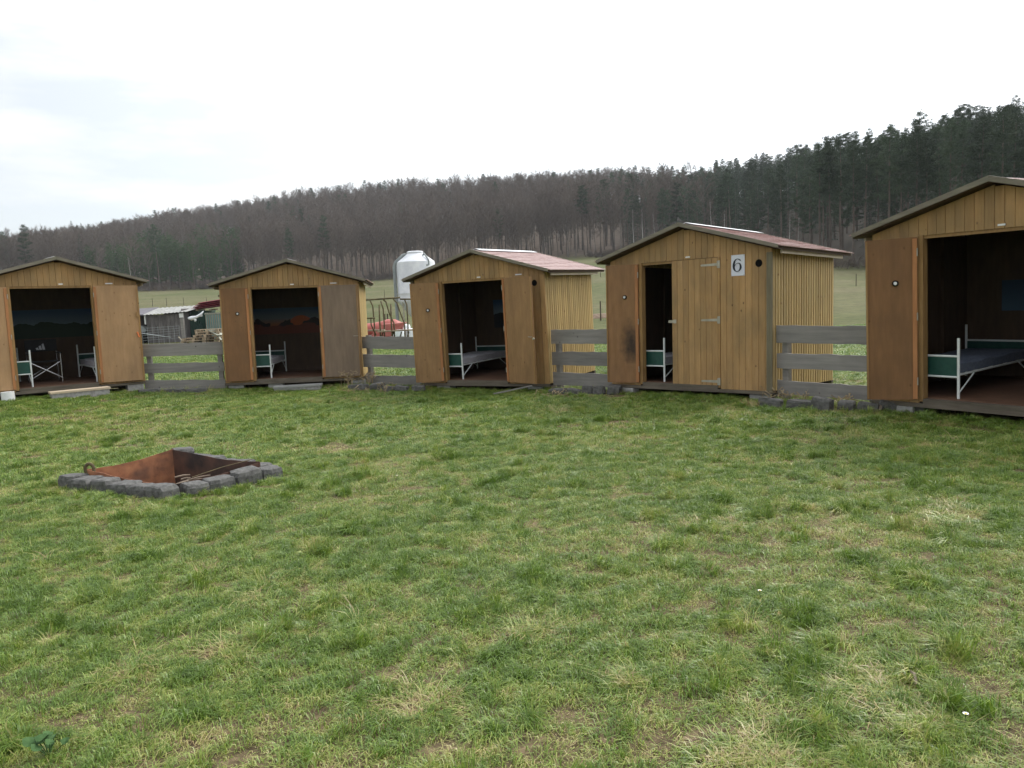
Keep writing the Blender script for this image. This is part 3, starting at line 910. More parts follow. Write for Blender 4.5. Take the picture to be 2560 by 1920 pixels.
        h = MB(); h.box(T2 - RW - .065, T2 - RW + .075, -.031, -.0255, .955, .995); h.box(T2 - RW + .03, T2 - RW + .075, -.036, -.0315, .945, 1.005)
        h.box(T2 - RW - .05, T2 - RW - .02, -.034, -.0315, .968, .982)
        h.build('hasp', M['galv'], lf)
        # the paper number
        px, pz = 2.285, 1.765
        sg = MB().box(px - .105, px + .105, -.0245, -.0225, pz - .150, pz + .150).build('number_sign', M['paper'], root)
        a, b = six_mesh()
        for part, mt, nm in ((a, 'ink', 'numeral'), (b, 'inkgrey', 'numeral_shadow')):
            part.v = [(x * .70 + px, y - .0225, z * .67 + pz) for x, y, z in part.v]
            part.build(nm, M[mt], sg)
        for dx in (-.095, .095):
            for dz in (-.14, .14):
                MB().tube([(px + dx, -.0235, pz + dz), (px + dx, -.0285, pz + dz)], .005, 6).build('pin', M['galv'], sg)
    # small plates over the opening
    for xx, ww in ((W / 2 + .06, .075), (T2 + .33 if i != 3 else T1 + .3, .13)):
        if i == 3 and ww > .1: continue
        MB().box(xx - ww / 2, xx + ww / 2, -.027, -.0215, HO + .028, HO + .048).build('catch_plate', M['white'], root)
    # vent hole by the right corner
    if i in (2, 3):
        v = MB()
        n = 24
        c = (W - .195, 1.775)
        ring = [(c[0] + .052 * math.cos(6.2832 * k / n), c[1] + .054 * math.sin(6.2832 * k / n)) for k in range(n)]
        v.prism(ring, 'y', -.0235, -.0195)
        v.build('vent_hole', M['black'], root)
    # painted panel on the rear wall
    mk = ('mural_green', 'mural_sunset', 'mural_blue', None, 'mural_deep')[i]
    if mk:
        mo = MB().box(0.06 if i < 2 else .50, W - .06, D - .036, D - .032, 0, .40 if i == 4 else .60).build('painted_panel', M[mk], root)
        mo.location = (0, 0, 0.89)
    return root
sheds = [make_shed(i) for i in range(5)]

make_bed(0, 0.10, 0.86, 0.14, 1.98, 'mattress', 'white tube folding bed on the left inside the leftmost shed')
make_bed(0, 1.97, 2.68, 0.16, 1.98, 'mattress', 'folding bed along the right wall of the leftmost shed', True)
make_bed(1, 0.12, 0.90, 0.14, 1.98, 'mattress', 'folding bed below the painted sunset in the second shed from left')
make_bed(2, 0.10, 0.88, 0.14, 1.98, 'mattress', 'folding bed with pale mattress in the middle shed')
make_bed(3, 0.12, 0.92, 0.14, 1.98, 'mattress', 'folding bed behind the half open door of the shed numbered six')
make_bed(4, 0.12, 0.94, 0.14, 1.98, 'mattress_blue', 'folding bed with bluish mattress in the shed at the right edge')

def director_chair():
    o = empty('folding_chair', label='folding chair with black canvas back in the leftmost shed', cat='chair')
    o.matrix_world = SM[0] @ Matrix.Translation((1.22, 1.18, 0.017))
    w, d = 0.27, 0.22
    for sx in (-1, 1):
        MB().tube([(sx * w, -d, 0.0), (sx * w, -d, 0.58)], .011, 8).build('leg', M['chrome'], o)
        MB().tube([(sx * w, d, 0.0), (sx * w, d, 0.86)], .011, 8).build('leg', M['chrome'], o)
        MB().bar((sx * w, -d - .03, .59), (sx * w, d, .59), .05, .02).build('armrest', M['canvas'], o)
        MB().tube([(sx * w, -d, .035), (sx * w, d, .035)], .011, 8).build('runner', M['chrome'], o)
    for yy in (-d, d):
        for s in (-1, 1):
            MB().tube([(-s * w, yy + .012 * s, .09), (s * (w - .02), yy + .012 * s, .41)], .009, 8).build('cross_brace', M['chrome'], o)
    MB().box(-w, w, -d, d, .415, .43).build('seat', M['canvas'], o)
    bk = MB().box(-w - .012, w + .012, d - .016, d + .016, .62, .86).build('backrest', M['canvas'], o)
    lg = MB()
    for k, (x, h) in enumerate(((-.075, .045), (-.02, .085), (.035, .125))):
        lg.add([(x - .01, d - .018, .655), (x + .035, d - .018, .655), (x + .035 - .03 - h * .1 + .02, d - .018, .655 + h), (x - .03 + .01, d - .018, .655 + h * .88)], [(0, 1, 2, 3)])
        lg.add([(x - .01, d - .0165, .655), (x + .035, d - .0165, .655), (x + .015 - h * .1, d - .0165, .655 + h), (x - .02, d - .0165, .655 + h * .88)], [(3, 2, 1, 0)])
    lg.build('back_emblem', M['inkgrey'], bk)
director_chair()

# ------------------------------------------------------------------ fences between the sheds
def rough_board(a, b, za0, za1, zb0, zb1, th, seed):
    """long weathered board from a to b with a slightly wavy top edge"""
    rng = random.Random(seed)
    a, b = Vector((a[0], a[1], 0)), Vector((b[0], b[1], 0))
    d = (b - a).normalized()
    nrm = Vector((d.y, -d.x, 0))
    n = 12
    mb = MB()
    vs, fs = [], []
    for i in range(n + 1):
        t = i / n
        p = a.lerp(b, t)
        z0 = za0 + (zb0 - za0) * t + rng.uniform(-.004, .004)
        z1 = za1 + (zb1 - za1) * t + rng.uniform(-.007, .007)
        bow = .008 * math.sin(t * 3.1 + seed)
        for q, z in ((nrm * (th / 2 + bow), z0), (nrm * (th / 2 + bow), z1), (nrm * (-th / 2 + bow), z1), (nrm * (-th / 2 + bow), z0)):
            vs.append((p.x + q.x, p.y + q.y, z))
    for i in range(n):
        for k in range(4):
            k2 = (k + 1) % 4
            fs.append((4 * i + k, 4 * (i + 1) + k, 4 * (i + 1) + k2, 4 * i + k2))
    fs.append((0, 1, 2, 3)); fs.append((4 * n + 3, 4 * n + 2, 4 * n + 1, 4 * n))
    mb.add(vs, fs)
    return mb

FENCES = [
    (0, 1, [(.807, 1.061, .768, 1.025), (.462, .668, .427, .610), (.12, .322, .06, .245)], 'grey plank fence between the leftmost shed and the sunset shed'),
    (1, 2, [(.747, 1.001, .725, .977), (.357, .620, .360, .614), (-.02, .170, .0, .200)], 'grey plank fence in front of the silo and rusty rack'),
    (2, 3, [(.805, 1.052, .812, 1.056), (.416, .660, .436, .672), (.06, .291, .08, .296)], 'grey plank fence between the middle shed and shed six'),
    (3, 4, [(.844, 1.087, .854, 1.088), (.483, .697, .511, .714), (.12, .311, .15, .330)], 'grey plank fence right of shed six')]
for k, (i, j, bs, lab) in enumerate(FENCES):
    a, b = shed_pt(i, W + .03, .1), shed_pt(j, -.03, .1)
    ln = math.hypot(b.x - a.x, b.y - a.y)
    o = empty('plank_fence', (a.x, a.y, 0), math.atan2(b.y - a.y, b.x - a.x), lab, 'fence', 'fences between the sheds')
    for n, (z0, z1, z2, z3) in enumerate(bs):
        rough_board((0, 0), (ln, 0), z0, z1, z2, z3, .032, k * 7 + n).build('board', M['fence'], o)
    for t in (.07, .95):
        w = o.matrix_basis @ Vector((ln * t, .07, 0))
        MB().box(ln * t - .045, ln * t + .045, .026, .11, ground_z(w.x, w.y) - .05, 1.02).build('post', M['fence'], o)

# ------------------------------------------------------------------ stones, blocks, steps
def rock_mesh(name, sx, sy, sz, seed, mat, rough=.12, top=.9):
    """hewn block with knocked corners"""
    rng = random.Random(seed)
    mb = MB()
    levels = [(-.5, .92), (-.38, 1.0), (.28, 1.0 * (top + .1)), (.46, top), (.5, top * .82)]
    ring = []
    nside = 12
    for z, s in levels:
        r = []
        for k in range(nside):
            t = 2 * math.pi * (k + .5) / nside
            c, s2 = math.cos(t), math.sin(t)
            p = 7.0
            rr = (abs(c) ** p + abs(s2) ** p) ** (-1 / p)
            r.append((c * rr * .5 * s, s2 * rr * .5 * s, z))
        ring.append(r)
    vs = []
    jit = [[rng.uniform(-1, 1) for _ in range(3)] for _ in range(nside)]
    for li, r in enumerate(ring):
        for k, (x, y, z) in enumerate(r):
            j = rough * .45
            vs.append(((x + jit[k][0] * j * .5 + rng.uniform(-j, j) * .35) * sx, (y + jit[k][1] * j * .5 + rng.uniform(-j, j) * .35) * sy, (z + rng.uniform(-j, j) * .35) * sz))
    fs = []
    for li in range(len(ring) - 1):
        for k in range(nside):
            k2 = (k + 1) % nside
            fs.append((li * nside + k, li * nside + k2, (li + 1) * nside + k2, (li + 1) * nside + k))
    fs.append(tuple(range((len(ring) - 1) * nside, len(ring) * nside)))
    fs.append(tuple(range(nside - 1, -1, -1)))
    mb.add(vs, fs)
    me = mb.mesh(name, mat)
    return me
PIT_STONES = [rock_mesh('stone', .27, .19, .17, 11 + k, M['basalt'], .16, .9) for k in range(6)]
EDGE_STONES = [rock_mesh('stone', .27, .2, .17, 41 + k, M['basalt_dark'], .2, .86) for k in range(6)]

def stone_row(o, a, b, n, base, rng, stones, scale=1.0, skip=()):
    a, b = Vector(a), Vector(b)
    d = (b - a); ln = d.length; d.normalize()
    ang = math.atan2(d.y, d.x)
    cuts = [0.0]
    for k in range(n): cuts.append(cuts[-1] + rng.uniform(.8, 1.25))
    cuts = [c / cuts[-1] * ln for c in cuts]
    for k in range(n):
        if k in skip: continue
        w = cuts[k + 1] - cuts[k]
        p = a + d * (cuts[k] + w / 2)
        s = link('stone', rng.choice(stones), o)
        hs = rng.uniform(.82, 1.12) * scale
        gz = ground_z(p.x, p.y)
        wild = 3.0 if stones is EDGE_STONES else 1.0
        if wild > 1: hs *= rng.uniform(.65, 1.1)
        s.location = (p.x - o.location.x + rng.uniform(-.012, .012) * wild, p.y - o.location.y + rng.uniform(-.012, .012) * wild, gz + base + .07 * hs - o.location.z)
        s.rotation_euler = (rng.uniform(-.05, .05) * wild, rng.uniform(-.05, .05) * wild, ang + rng.uniform(-.06, .06) * wild + (math.pi if rng.random() < .5 else 0))
        s.scale = (w / .27 * (1.02 if wild < 2 else rng.uniform(.85, 1.02)), rng.uniform(.9, 1.12) * scale, hs)

def fire_pit():
    L_, F_, R_, B_ = Vector((-4.37, 7.47, 0)), Vector((-3.08, 6.76, 0)), Vector((-2.36, 7.45, 0)), Vector((-3.55, 8.17, 0))
    c = (L_ + F_ + R_ + B_) / 4
    o = empty('fire_pit', (c.x, c.y, 0), label='square fire pit of grey stones round a rusty steel tray', cat='fire pit')
    rng = random.Random(5)
    stone_row(o, L_, F_ + Vector((.07, -.04, 0)), 6, -.052, rng, PIT_STONES, 1.05)
    stone_row(o, F_ + Vector((.1, .09, 0)), R_ + Vector((.04, .04, 0)), 4, -.045, rng, PIT_STONES, 1.1)
    stone_row(o, R_ + Vector((-.08, .1, 0)), B_, 6, -.015, rng, PIT_STONES, .98)
    stone_row(o, B_ + Vector((-.1, -.08, 0)), L_ + Vector((.02, .02, 0)), 5, -.05, rng, PIT_STONES, .8)
    # corner stone on top at the back
    s = link('stone', PIT_STONES[2], o); s.location = (B_.x - c.x + .02, B_.y - c.y + .02, .13); s.rotation_euler = (0, .05, .5); s.scale = (.85, .95, .9)
    cs = [Vector((q[0] - c.x, q[1] - c.y, 0)) for q in ((-4.17, 7.45), (-3.10, 6.88), (-2.47, 7.44), (-3.56, 8.04))]
    top = {0: .165, 1: .10, 2: .165, 3: .225}
    zb = -.24
    ctr = Vector((0, 0, 0))
    for k in range(4):
        k2 = (k + 1) % 4
        a, b = cs[k], cs[k2]
        d = (b - a).normalized(); nrm = Vector((-d.y, d.x, 0))
        if nrm.dot(ctr - (a + b) / 2) < 0: nrm = -nrm
        n = 10
        mb = MB(); vs = []
        for i in range(n + 1):
            t = i / n
            p = a.lerp(b, t)
            zt = top[k] + (top[k2] - top[k]) * t - (.022 if k in (0, 1) else .03) * math.sin(math.pi * t) + random.Random(k * 31 + i).uniform(-.005, .005)
            bow = nrm * (.012 * math.sin(t * 5 + k))
            for q, z in ((Vector((0, 0, 0)), zb), (Vector((0, 0, 0)), zt), (nrm * .006, zt), (nrm * .006, zb)):
                vs.append((p + q + bow) + Vector((0, 0, z)))
        fs = []
        for i in range(n):
            for m in range(4):
                m2 = (m + 1) % 4
                fs.append((4 * i + m, 4 * (i + 1) + m, 4 * (i + 1) + m2, 4 * i + m2))
        fs += [(0, 1, 2, 3), (4 * n + 3, 4 * n + 2, 4 * n + 1, 4 * n)]
        mb.add(vs, fs)
        mb.build('tray_side', M['rust'] if k in (3, 0) else M['burnt'], o)
    fl = MB()
    nx = 14
    vs, fs = [], []
    for i in range(nx + 1):
        for j in range(nx + 1):
            u, v = i / nx, j / nx
            p = (cs[0] * (1 - u) + cs[1] * u) * (1 - v) + (cs[3] * (1 - u) + cs[2] * u) * v
            z = -.20 + .05 * float(fbm(np.array(u * 4.), np.array(v * 4.), 5, 3)) + .19 * math.exp(-((u - .80) ** 2 + (v - .42) ** 2) / .05)
            vs.append((p.x, p.y, z))
    for i in range(nx):
        for j in range(nx):
            q = i * (nx + 1) + j
            fs.append((q, q + nx + 1, q + nx + 2, q + 1))
    fl.add(vs, fs)
    fl.build('ash_bed', M['ash'], o, smooth=True)
    # carrying ring at the left corner
    rg = MB()
    rc = cs[0] + Vector((.05, -.01, .165))
    ax = (cs[3] - cs[0]).normalized()
    vs = []
    n, m = 28, 8
    e1 = (cs[1] - cs[0]).normalized(); e1 = (e1 * .85 + ax * .5).normalized()
    for i in range(n + 1):
        t = 2 * math.pi * i / n
        vs.append(rc + e1 * (.042 * math.cos(t)) + Vector((0, 0, .055 * math.sin(t))))
    rg.tube(vs, .016, 8)
    rg.build('ring_handle', M['rustpipe'], o, smooth=True)
    # wood lying in the ash: loose things
    def inside(u, v):
        p = (cs[0] * (1 - u) + cs[1] * u) * (1 - v) + (cs[3] * (1 - u) + cs[2] * u) * v
        return Vector((p.x + c.x, p.y + c.y, 0))
    rng = random.Random(12)
    for k in range(7):
        p = inside(.80 + rng.uniform(-.10, .08), .40 + rng.uniform(-.16, .2))
        a = rng.uniform(.1, 1.2); ln = rng.uniform(.10, .22)
        s = MB(); z = .035 + .010 * k
        dv = Vector((math.cos(a), math.sin(a), rng.uniform(-.06, .16))) * ln / 2
        s.tube([-dv, dv * .1 + Vector((0, 0, .006)), dv], [.008, .009, .006], 6)
        so = s.build('firewood_stick', M['stick']); so.location = (p.x, p.y, z)
        tag(so, 'thin dry stick lying in the ash of the fire pit', 'stick', 'sticks in the fire pit')
    p = inside(.70, .52)
    s = MB().box(-.055, .055, -.025, .025, -.015, .015).build('timber_offcut', M['fresh']); s.location = (p.x, p.y, -.02); s.rotation_euler = (.05, .05, .5)
    tag(s, 'pale timber offcut in the ash by the front of the pit', 'offcut')
    p = inside(.76, .46)
    s = MB().box(-.05, .05, -.02, .02, -.02, .02).build('timber_offcut', M['stick']); s.location = (p.x, p.y, .04); s.rotation_euler = (.1, .2, 1.0)
    tag(s, 'brown timber offcut in the ash beside the sticks', 'offcut')
    # long rod resting over the right side
    a, b = cs[1].lerp(cs[2], .25) + Vector((c.x - .02, c.y, .13)), cs[2] + Vector((c.x - .08, c.y - .0, .19))
    s = MB().tube([a, a.lerp(b, .5) + Vector((0, 0, .01)), b], .0045, 6).build('iron_rod', M['rustpipe'])
    tag(s, 'thin rusty rod leaning along the right side of the fire pit', 'rod')
fire_pit()

EDGES = [  # stone borders at the foot of the fences
    ((-7.35, 15.25), (-6.1, 15.62), 3, 'low pale stone edging below the fence by the leftmost shed', 'concrete'),
    ((-3.25, 15.35), (-1.65, 14.75), 5, 'dark rough stone border with straw below the silo fence', 'dark'),
    ((0.65, 13.35), (1.75, 12.62), 5, 'dark stone border between the middle shed and shed six', 'dark'),
    ((3.35, 10.45), (4.95, 9.22), 7, 'curved border of dark stones below the fence right of shed six', 'dark')]
for k, (a, b, n, lab, kind) in enumerate(EDGES):
    a, b = Vector((a[0], a[1], 0)), Vector((b[0], b[1], 0))
    c = (a + b) / 2
    o = empty('stone_border', (c.x, c.y, 0), label=lab, cat='stone border', group='stone borders along the fences')
    rng = random.Random(k + 21)
    if kind == 'concrete':
        for t in range(n):
            p = a.lerp(b, (t + .5) / n)
            s = link('stone', EDGE_STONES[t], o); gz = ground_z(p.x, p.y)
            s.location = (p.x - c.x, p.y - c.y, gz + .03); s.scale = ((b - a).length / n / .27 * .98, .8, .7); s.rotation_euler = (0, 0, math.atan2(b.y - a.y, b.x - a.x) + rng.uniform(-.05, .05))
    else:
        mid = c + Vector(((b - a).y, -(b - a).x, 0)).normalized() * (.14 if k == 3 else .08)
        h = n // 2
        stone_row(o, a, mid, h, .008, rng, EDGE_STONES, .9)
        stone_row(o, mid, b, n - h, .008, rng, EDGE_STONES, .92)

def block(i, lx, ly, sx, sy, label, mat='concrete', top=-0.089, name='concrete_block'):
    p = shed_pt(i, lx, ly, top)
    gz = ground_z(p.x, p.y) - .05
    h = max(.06, p.z - gz)
    mb = MB()
    e = .012
    vs = []
    for z, s in ((0, 0), (h - e, 0), (h, e)):
        for x, y in ((-1, -1), (1, -1), (1, 1), (-1, 1)):
            vs.append((x * (sx / 2 - s), y * (sy / 2 - s), z))
    fs = [(3, 2, 1, 0), (8, 9, 10, 11)]
    for l in range(2):
        for k in range(4):
            fs.append((l * 4 + k, l * 4 + (k + 1) % 4, (l + 1) * 4 + (k + 1) % 4, (l + 1) * 4 + k))
    mb.add(vs, fs)
    o = mb.build(name, M[mat])
    o.location = (p.x, p.y, gz); o.rotation_euler = (0, 0, SHEDS[i][3])
    tag(o, label, 'block', 'blocks under the sheds')
block(0, 2.62, .06, .3, .2, 'grey concrete block under the right front corner of the leftmost shed')
block(1, .2, .1, .3, .2, 'grey block under the left front corner of the sunset shed')
block(1, 1.0, .1, .3, .2, 'low block under the front of the sunset shed, left of its step')
block(1, 2.7, .08, .3, .2, 'grey block under the right front corner of the sunset shed')
block(2, .5, .1, .3, .2, 'low block under the left leaf of the middle shed')
block(2, 2.5, .1, .3, .2, 'low block under the right corner of the middle shed')
block(3, .32, .02, .26, .18, 'pale concrete block under the left front of shed six')
block(3, 2.6, .1, .3, .2, 'low block under the right corner of shed six')
block(4, .35, .06, .3, .2, 'grey concrete block under the shed at the right edge')
# white painted stub under the left front of the leftmost shed
st = MB(); st.tube([(-.03, 0, -.06), (0, 0, .17)], [.115, .11], 14)
so = st.build('painted_stub', M['white']); so.location = (-9.21, 14.24, ground_z(-9.21, 14.24)); auto_smooth(so)
so.rotation_euler = (0, -.15, .5)
tag(so, 'white painted log stub under the leftmost shed corner', 'stub')

def step(i, x0, x1, y0, y1, h, label, mat):
    c = shed_pt(i, (x0 + x1) / 2, (y0 + y1) / 2)
    gz = ground_z(c.x, c.y)
    o = empty('step', (c.x, c.y, gz), SHEDS[i][3], label, 'step', 'plank steps before the sheds')
    w, d = (x1 - x0) / 2, (y1 - y0) / 2
    MB().box(-w, w, -d, d, h - .035, h).build('tread', M[mat], o)
    MB().box(-w + .02, w - .02, -d + .02, d - .02, -.05, h - .036).build('support', M['concrete'], o)
step(0, 1.02, 2.02, -.75, -.44, .14, 'pale plank step on the grass before the leftmost shed', 'fresh')
step(1, 1.05, 2.0, -.62, -.34, .11, 'grey plank step before the sunset shed', 'fibre')

# loose stick leaning at the right shed, broken lath by the middle shed
s = MB(); a, b = on_ground(2200, 1018, .12), at(2208, 985, 9.6)
s.bar((a.x, a.y, .08), (b.x, b.y, b.z), .03, .02)
tag(s.build('lath', M['stick']), 'short lath leaning against the stone border at the right shed', 'lath')
s = MB(); a, b = shed_pt(2, 2.05, -.75), shed_pt(2, 2.62, -.35)
s.bar((a.x, a.y, ground_z(a.x, a.y) + .03), (b.x, b.y, ground_z(b.x, b.y) + .13), .035, .02)
tag(s.build('lath', M['fence']), 'grey lath lying by the right leaf of the middle shed', 'lath')
a, b = on_ground(2274, 1688), on_ground(2292, 1724)
s = MB(); s.tube([(a.x, a.y, .02), ((a.x + b.x) / 2 + .005, (a.y + b.y) / 2, .032), (b.x, b.y, .02)], [.006, .008, .005], 7)
tag(s.build('twig', M['stick']), 'brown twig lying in the foreground grass at right', 'twig')

# ------------------------------------------------------------------ farmyard behind the fences
def corr_sheet(mb, p0, p1, p2, p3, n, amp, th=.01):
    """corrugated sheet: ribs run from the edge p0-p1 to the edge p3-p2"""
    p0, p1, p2, p3 = map(Vector, (p0, p1, p2, p3))
    nrm = (p1 - p0).cross(p3 - p0).normalized()
    m = n * 4
    vs, fs = [], []
    for i in range(m + 1):
        t = i / m
        o = nrm * (amp * math.sin(2 * math.pi * n * t))
        a, b = p0.lerp(p1, t) + o, p3.lerp(p2, t) + o
        vs += [a, b, b - nrm * th, a - nrm * th]
    for i in range(m):
        for k in range(4):
            k2 = (k + 1) % 4
            fs.append((4 * i + k, 4 * i + k2, 4 * (i + 1) + k2, 4 * (i + 1) + k))
    fs += [(3, 2, 1, 0), (4 * m, 4 * m + 1, 4 * m + 2, 4 * m + 3)]
    mb.add(vs, fs)

def wpx(px, Y):                       # ground point behind a picture column
    p = at(px, 800, Y); p.z = ground_z(p.x, p.y); return p

# weathered lean-to
YB = 42.0
a, b = wpx(352, YB), wpx(456, YB)
GZ = a.z - .05
o = empty('lean_to_barn', (a.x, a.y, GZ), math.atan2(b.y - a.y, b.x - a.x), 'low grey board lean-to with pale corrugated roof beyond the left fence', 'barn')
bw = (b - a).length
for k, (x0, x1) in enumerate(boards(.30, bw, .21)):
    MB().box(x0 + .006, x1 - .006, -.02, .02, 0, 1.54).build('plank', M['barn'], o)
MB().box(-1.6, .02, 1.35, 1.40, 0, 1.7).build('rear_wall', M['barn'], o)
MB().box(bw - .1, bw + .06, -.06, .1, 0, 1.60).build('corner_post', M['fence'], o)
MB().box(.22, .28, -.07, .02, 1.05, 1.52).build('white_post', M['white'], o)
MB().box(bw - .12, bw + .1, -.09, -.065, 1.33, 1.55).build('light_box', M['white'], o)
MB().box(bw - .06, bw - .02, .1, 2.2, 0, 1.8).build('side_wall', M['barn'], o)
MB().box(.3, bw - .1, 2.15, 2.2, 0, 1.85).build('rear_wall', M['barn'], o)
r = MB(); corr_sheet(r, (.2, -.2, 1.55), (bw + .35, -.2, 1.64), (bw + .7, 2.3, 1.98), (-.1, 2.3, 1.92), 12, .02)
r.build('corrugated_roof', M['fibre'], o)
r = MB(); r.hexa([(-1.8, -.1, 1.52), (.22, -.1, 1.52), (.0, 2.3, 1.90), (-1.8, 2.3, 1.86), (-1.8, -.1, 1.58), (.22, -.1, 1.58), (.0, 2.3, 1.96), (-1.8, 2.3, 1.92)])
r.build('felt_roof', M['slate'], o)
# machine under the open bay
mc = empty('farm_machine', (a.x - .45, a.y + .35, GZ), 0.1, 'dull grey farm machine parked under the open end of the lean-to', 'machine')
r = MB(); r.prism([(-.6, .55), (.45, .55), (.62, .72), (.45, .95), (.1, 1.02), (-.6, 1.05)], 'y', -.3, .3); r.build('housing', M['pipe'], mc)
for xx in (-.35, .35):
    r = MB(); r.tube([(xx, -.42, .32), (xx, -.30, .32)], .32, 16); r.build('wheel', M['black'], mc)
MB().bar((.2, 0, .55), (.9, 0, .25), .09, .09).build('drawbar', M['pipe'], mc)
# green sheet container
a2, b2 = wpx(461, 43.0), wpx(512, 43.0)
o = empty('green_container', (a2.x, a2.y, GZ), math.atan2(b2.y - a2.y, b2.x - a2.x), 'dark green ribbed metal container beside the lean-to', 'container')
cw = (b2 - a2).length
for (y0_, nm) in ((0, 'front_wall'), (1.6, 'rear_wall')):
    r = MB(); corr_sheet(r, (0, y0_, .1), (cw, y0_, .1), (cw, y0_, 1.58), (0, y0_, 1.58), 11, .018); r.build(nm, M['greensheet'], o)
r = MB(); corr_sheet(r, (cw, 0, .1), (cw, 1.6, .1), (cw, 1.6, 1.58), (cw, 0, 1.58), 14, .018); r.build('side_wall', M['greensheet'], o)
MB().box(-.02, cw + .03, -.04, 1.64, 1.585, 1.65).build('top_frame', M['greensheet'], o)
MB().box(cw - .30, cw - .1, -.045, -.03, 1.33, 1.45).build('label_plate', M['white'], o)
# slatted crate with teal sheet
a3, b3 = wpx(513, 42.6), wpx(560, 42.6)
o = empty('slatted_crate', (a3.x, a3.y, GZ), math.atan2(b3.y - a3.y, b3.x - a3.x), 'pale slatted crate with teal sheeting behind the pallets', 'crate')
cw3 = (b3 - a3).length
for k in range(9):
    x = cw3 * (k + .3) / 9
    MB().box(x, x + .055, -.03, .0, 0, 1.52).build('slat', M['palewood'], o)
MB().box(0, cw3, -.055, -.031, 1.42, 1.5).build('rail', M['palewood'], o)
MB().box(0.02, cw3 - .02, .04, .9, .05, 1.45).build('sheeting', M['teal'], o)
# red ribbed roofing sheets stacked on top
o = empty('roofing_stack', (b2.x - .55, b2.y + .1, GZ + 1.655), .05, 'stack of maroon ribbed roofing sheets on the green container', 'roofing sheets')
for k in range(4):
    r = MB(); z = .1 + k * .10
    corr_sheet(r, (-.12 + k * .14, -.3, z), (-.12 + k * .14, 1.1, z), (1.9, 1.1, z + .18), (1.9, -.3, z + .18), 7, .03)
    r.build('roofing_sheet', M['maroon'], o)
for x in (.15, .85, 1.5):
    MB().box(x, x + .1, -.28, 1.1, 0, .075).build('batten', M['pallet'], o)
MB().box(1.25, 1.7, .2, .5, .72, .80).build('batten', M['beam'], o)
# white plastic caught on the corner
r = MB(); q = at(478, 796, 41.6)
r.tube([q + Vector((-.16, 0, .02)), q + Vector((.02, -.03, .0)), q + Vector((.28, 0, .06)), q + Vector((.52, .02, .2)), q + Vector((.66, .05, .36))], [.05, .12, .07, .06, .02], 8)
r.tube([q + Vector((.16, 0, .02)), q + Vector((.2, 0, -.1)), q + Vector((.19, .01, -.19))], [.06, .07, .02], 7)
tag(r.build('plastic_wrap', M['wrap'], smooth=True), 'torn white plastic hanging at the corner of the corrugated roof', 'plastic')

def pallet(x, y, z, rz, label):
    o = empty('pallet', (x, y, z), rz, label, 'pallet', 'pallets behind the left fence')
    for k in range(6):
        yy = -.4 + .8 * k / 5
        MB().box(-.6, .6, yy - .05, yy + .05, .112, .134).build('deck_board', M['pallet'], o)
    for yy in (-.4, 0, .4):
        for xx in (-.53, 0, .53):
            MB().box(xx - .07, xx + .07, yy - .05, yy + .05, .023, .111).build('spacer', M['pallet'], o)
        MB().box(-.6, .6, yy - .05, yy + .05, 0, .0225).build('skid', M['pallet'], o)
pc = wpx(520, 40.5)
for k in range(5):
    pallet(pc.x + .06 * math.sin(k * 2.3), pc.y + .05 * math.cos(k * 1.7), GZ + .0 + .136 * k, .06 * math.sin(k * 3.1) + .05,
           ['bottom pallet of the stack beyond the left fence', 'second pallet from the bottom of the stack', 'third pallet from the bottom of the stack', 'fourth pallet from the bottom of the stack', 'top pallet of the stack beyond the left fence'][k])
p2 = wpx(484, 40.2)
pallet(p2.x, p2.y, GZ, .1, 'single low pallet left of the pallet stack')
pallet(p2.x + .1, p2.y + .05, GZ + .136, -.08, 'upper of the two low pallets left of the stack')
q = wpx(551, 40.3)
s = MB(); s.bar((q.x - .35, q.y, GZ + .62), (q.x + .05, q.y - .25, GZ + .1), .1, .03); s.bar((q.x - .6, q.y + .1, GZ + .66), (q.x - .0, q.y - .15, GZ + .35), .5, .03)
tag(s.build('loose_board', M['palewood']), 'pale boards sliding off the right end of the pallets', 'board')
q1, q2 = at(446, 842, 40.0), at(464, 852, 40.0)
tag(MB().bar(q1, q2 + Vector((0, 0, -.2)), .05, .05).build('loose_pole', M['eave']), 'pale pole leaning before the grey lean-to', 'pole')
# wire hurdle
h0, h1 = wpx(352, 39.0), wpx(446, 39.0)
o = empty('wire_hurdle', (h0.x, h0.y, GZ), 0.0, 'low galvanised wire hurdle before the grey lean-to', 'hurdle')
hw = (h1 - h0).length
for k in range(6):
    MB().tube([(0, 0, .28 + .12 * k), (hw, 0, .28 + .12 * k + .05)], .008, 5).build('wire', M['pipe'], o)
for k in range(8):
    x = hw * k / 7
    MB().tube([(x, .012, .0), (x, .012, .95)], .008, 5).build('wire', M['pipe'], o)
for k in range(3):
    q = wpx(362 + k * 16, 38.2 + .2 * k)
    s = MB().tube([(q.x - .6, q.y, GZ + .72 - .05 * k), (q.x + .5, q.y + .2, GZ + .50 - .06 * k)], .016, 6).build('metal_tube', M['pipe'])
    tag(s, ['leftmost', 'middle', 'rightmost'][k] + ' grey tube leaning on the wire hurdle behind the left fence', 'tube', 'tubes by the hurdle')

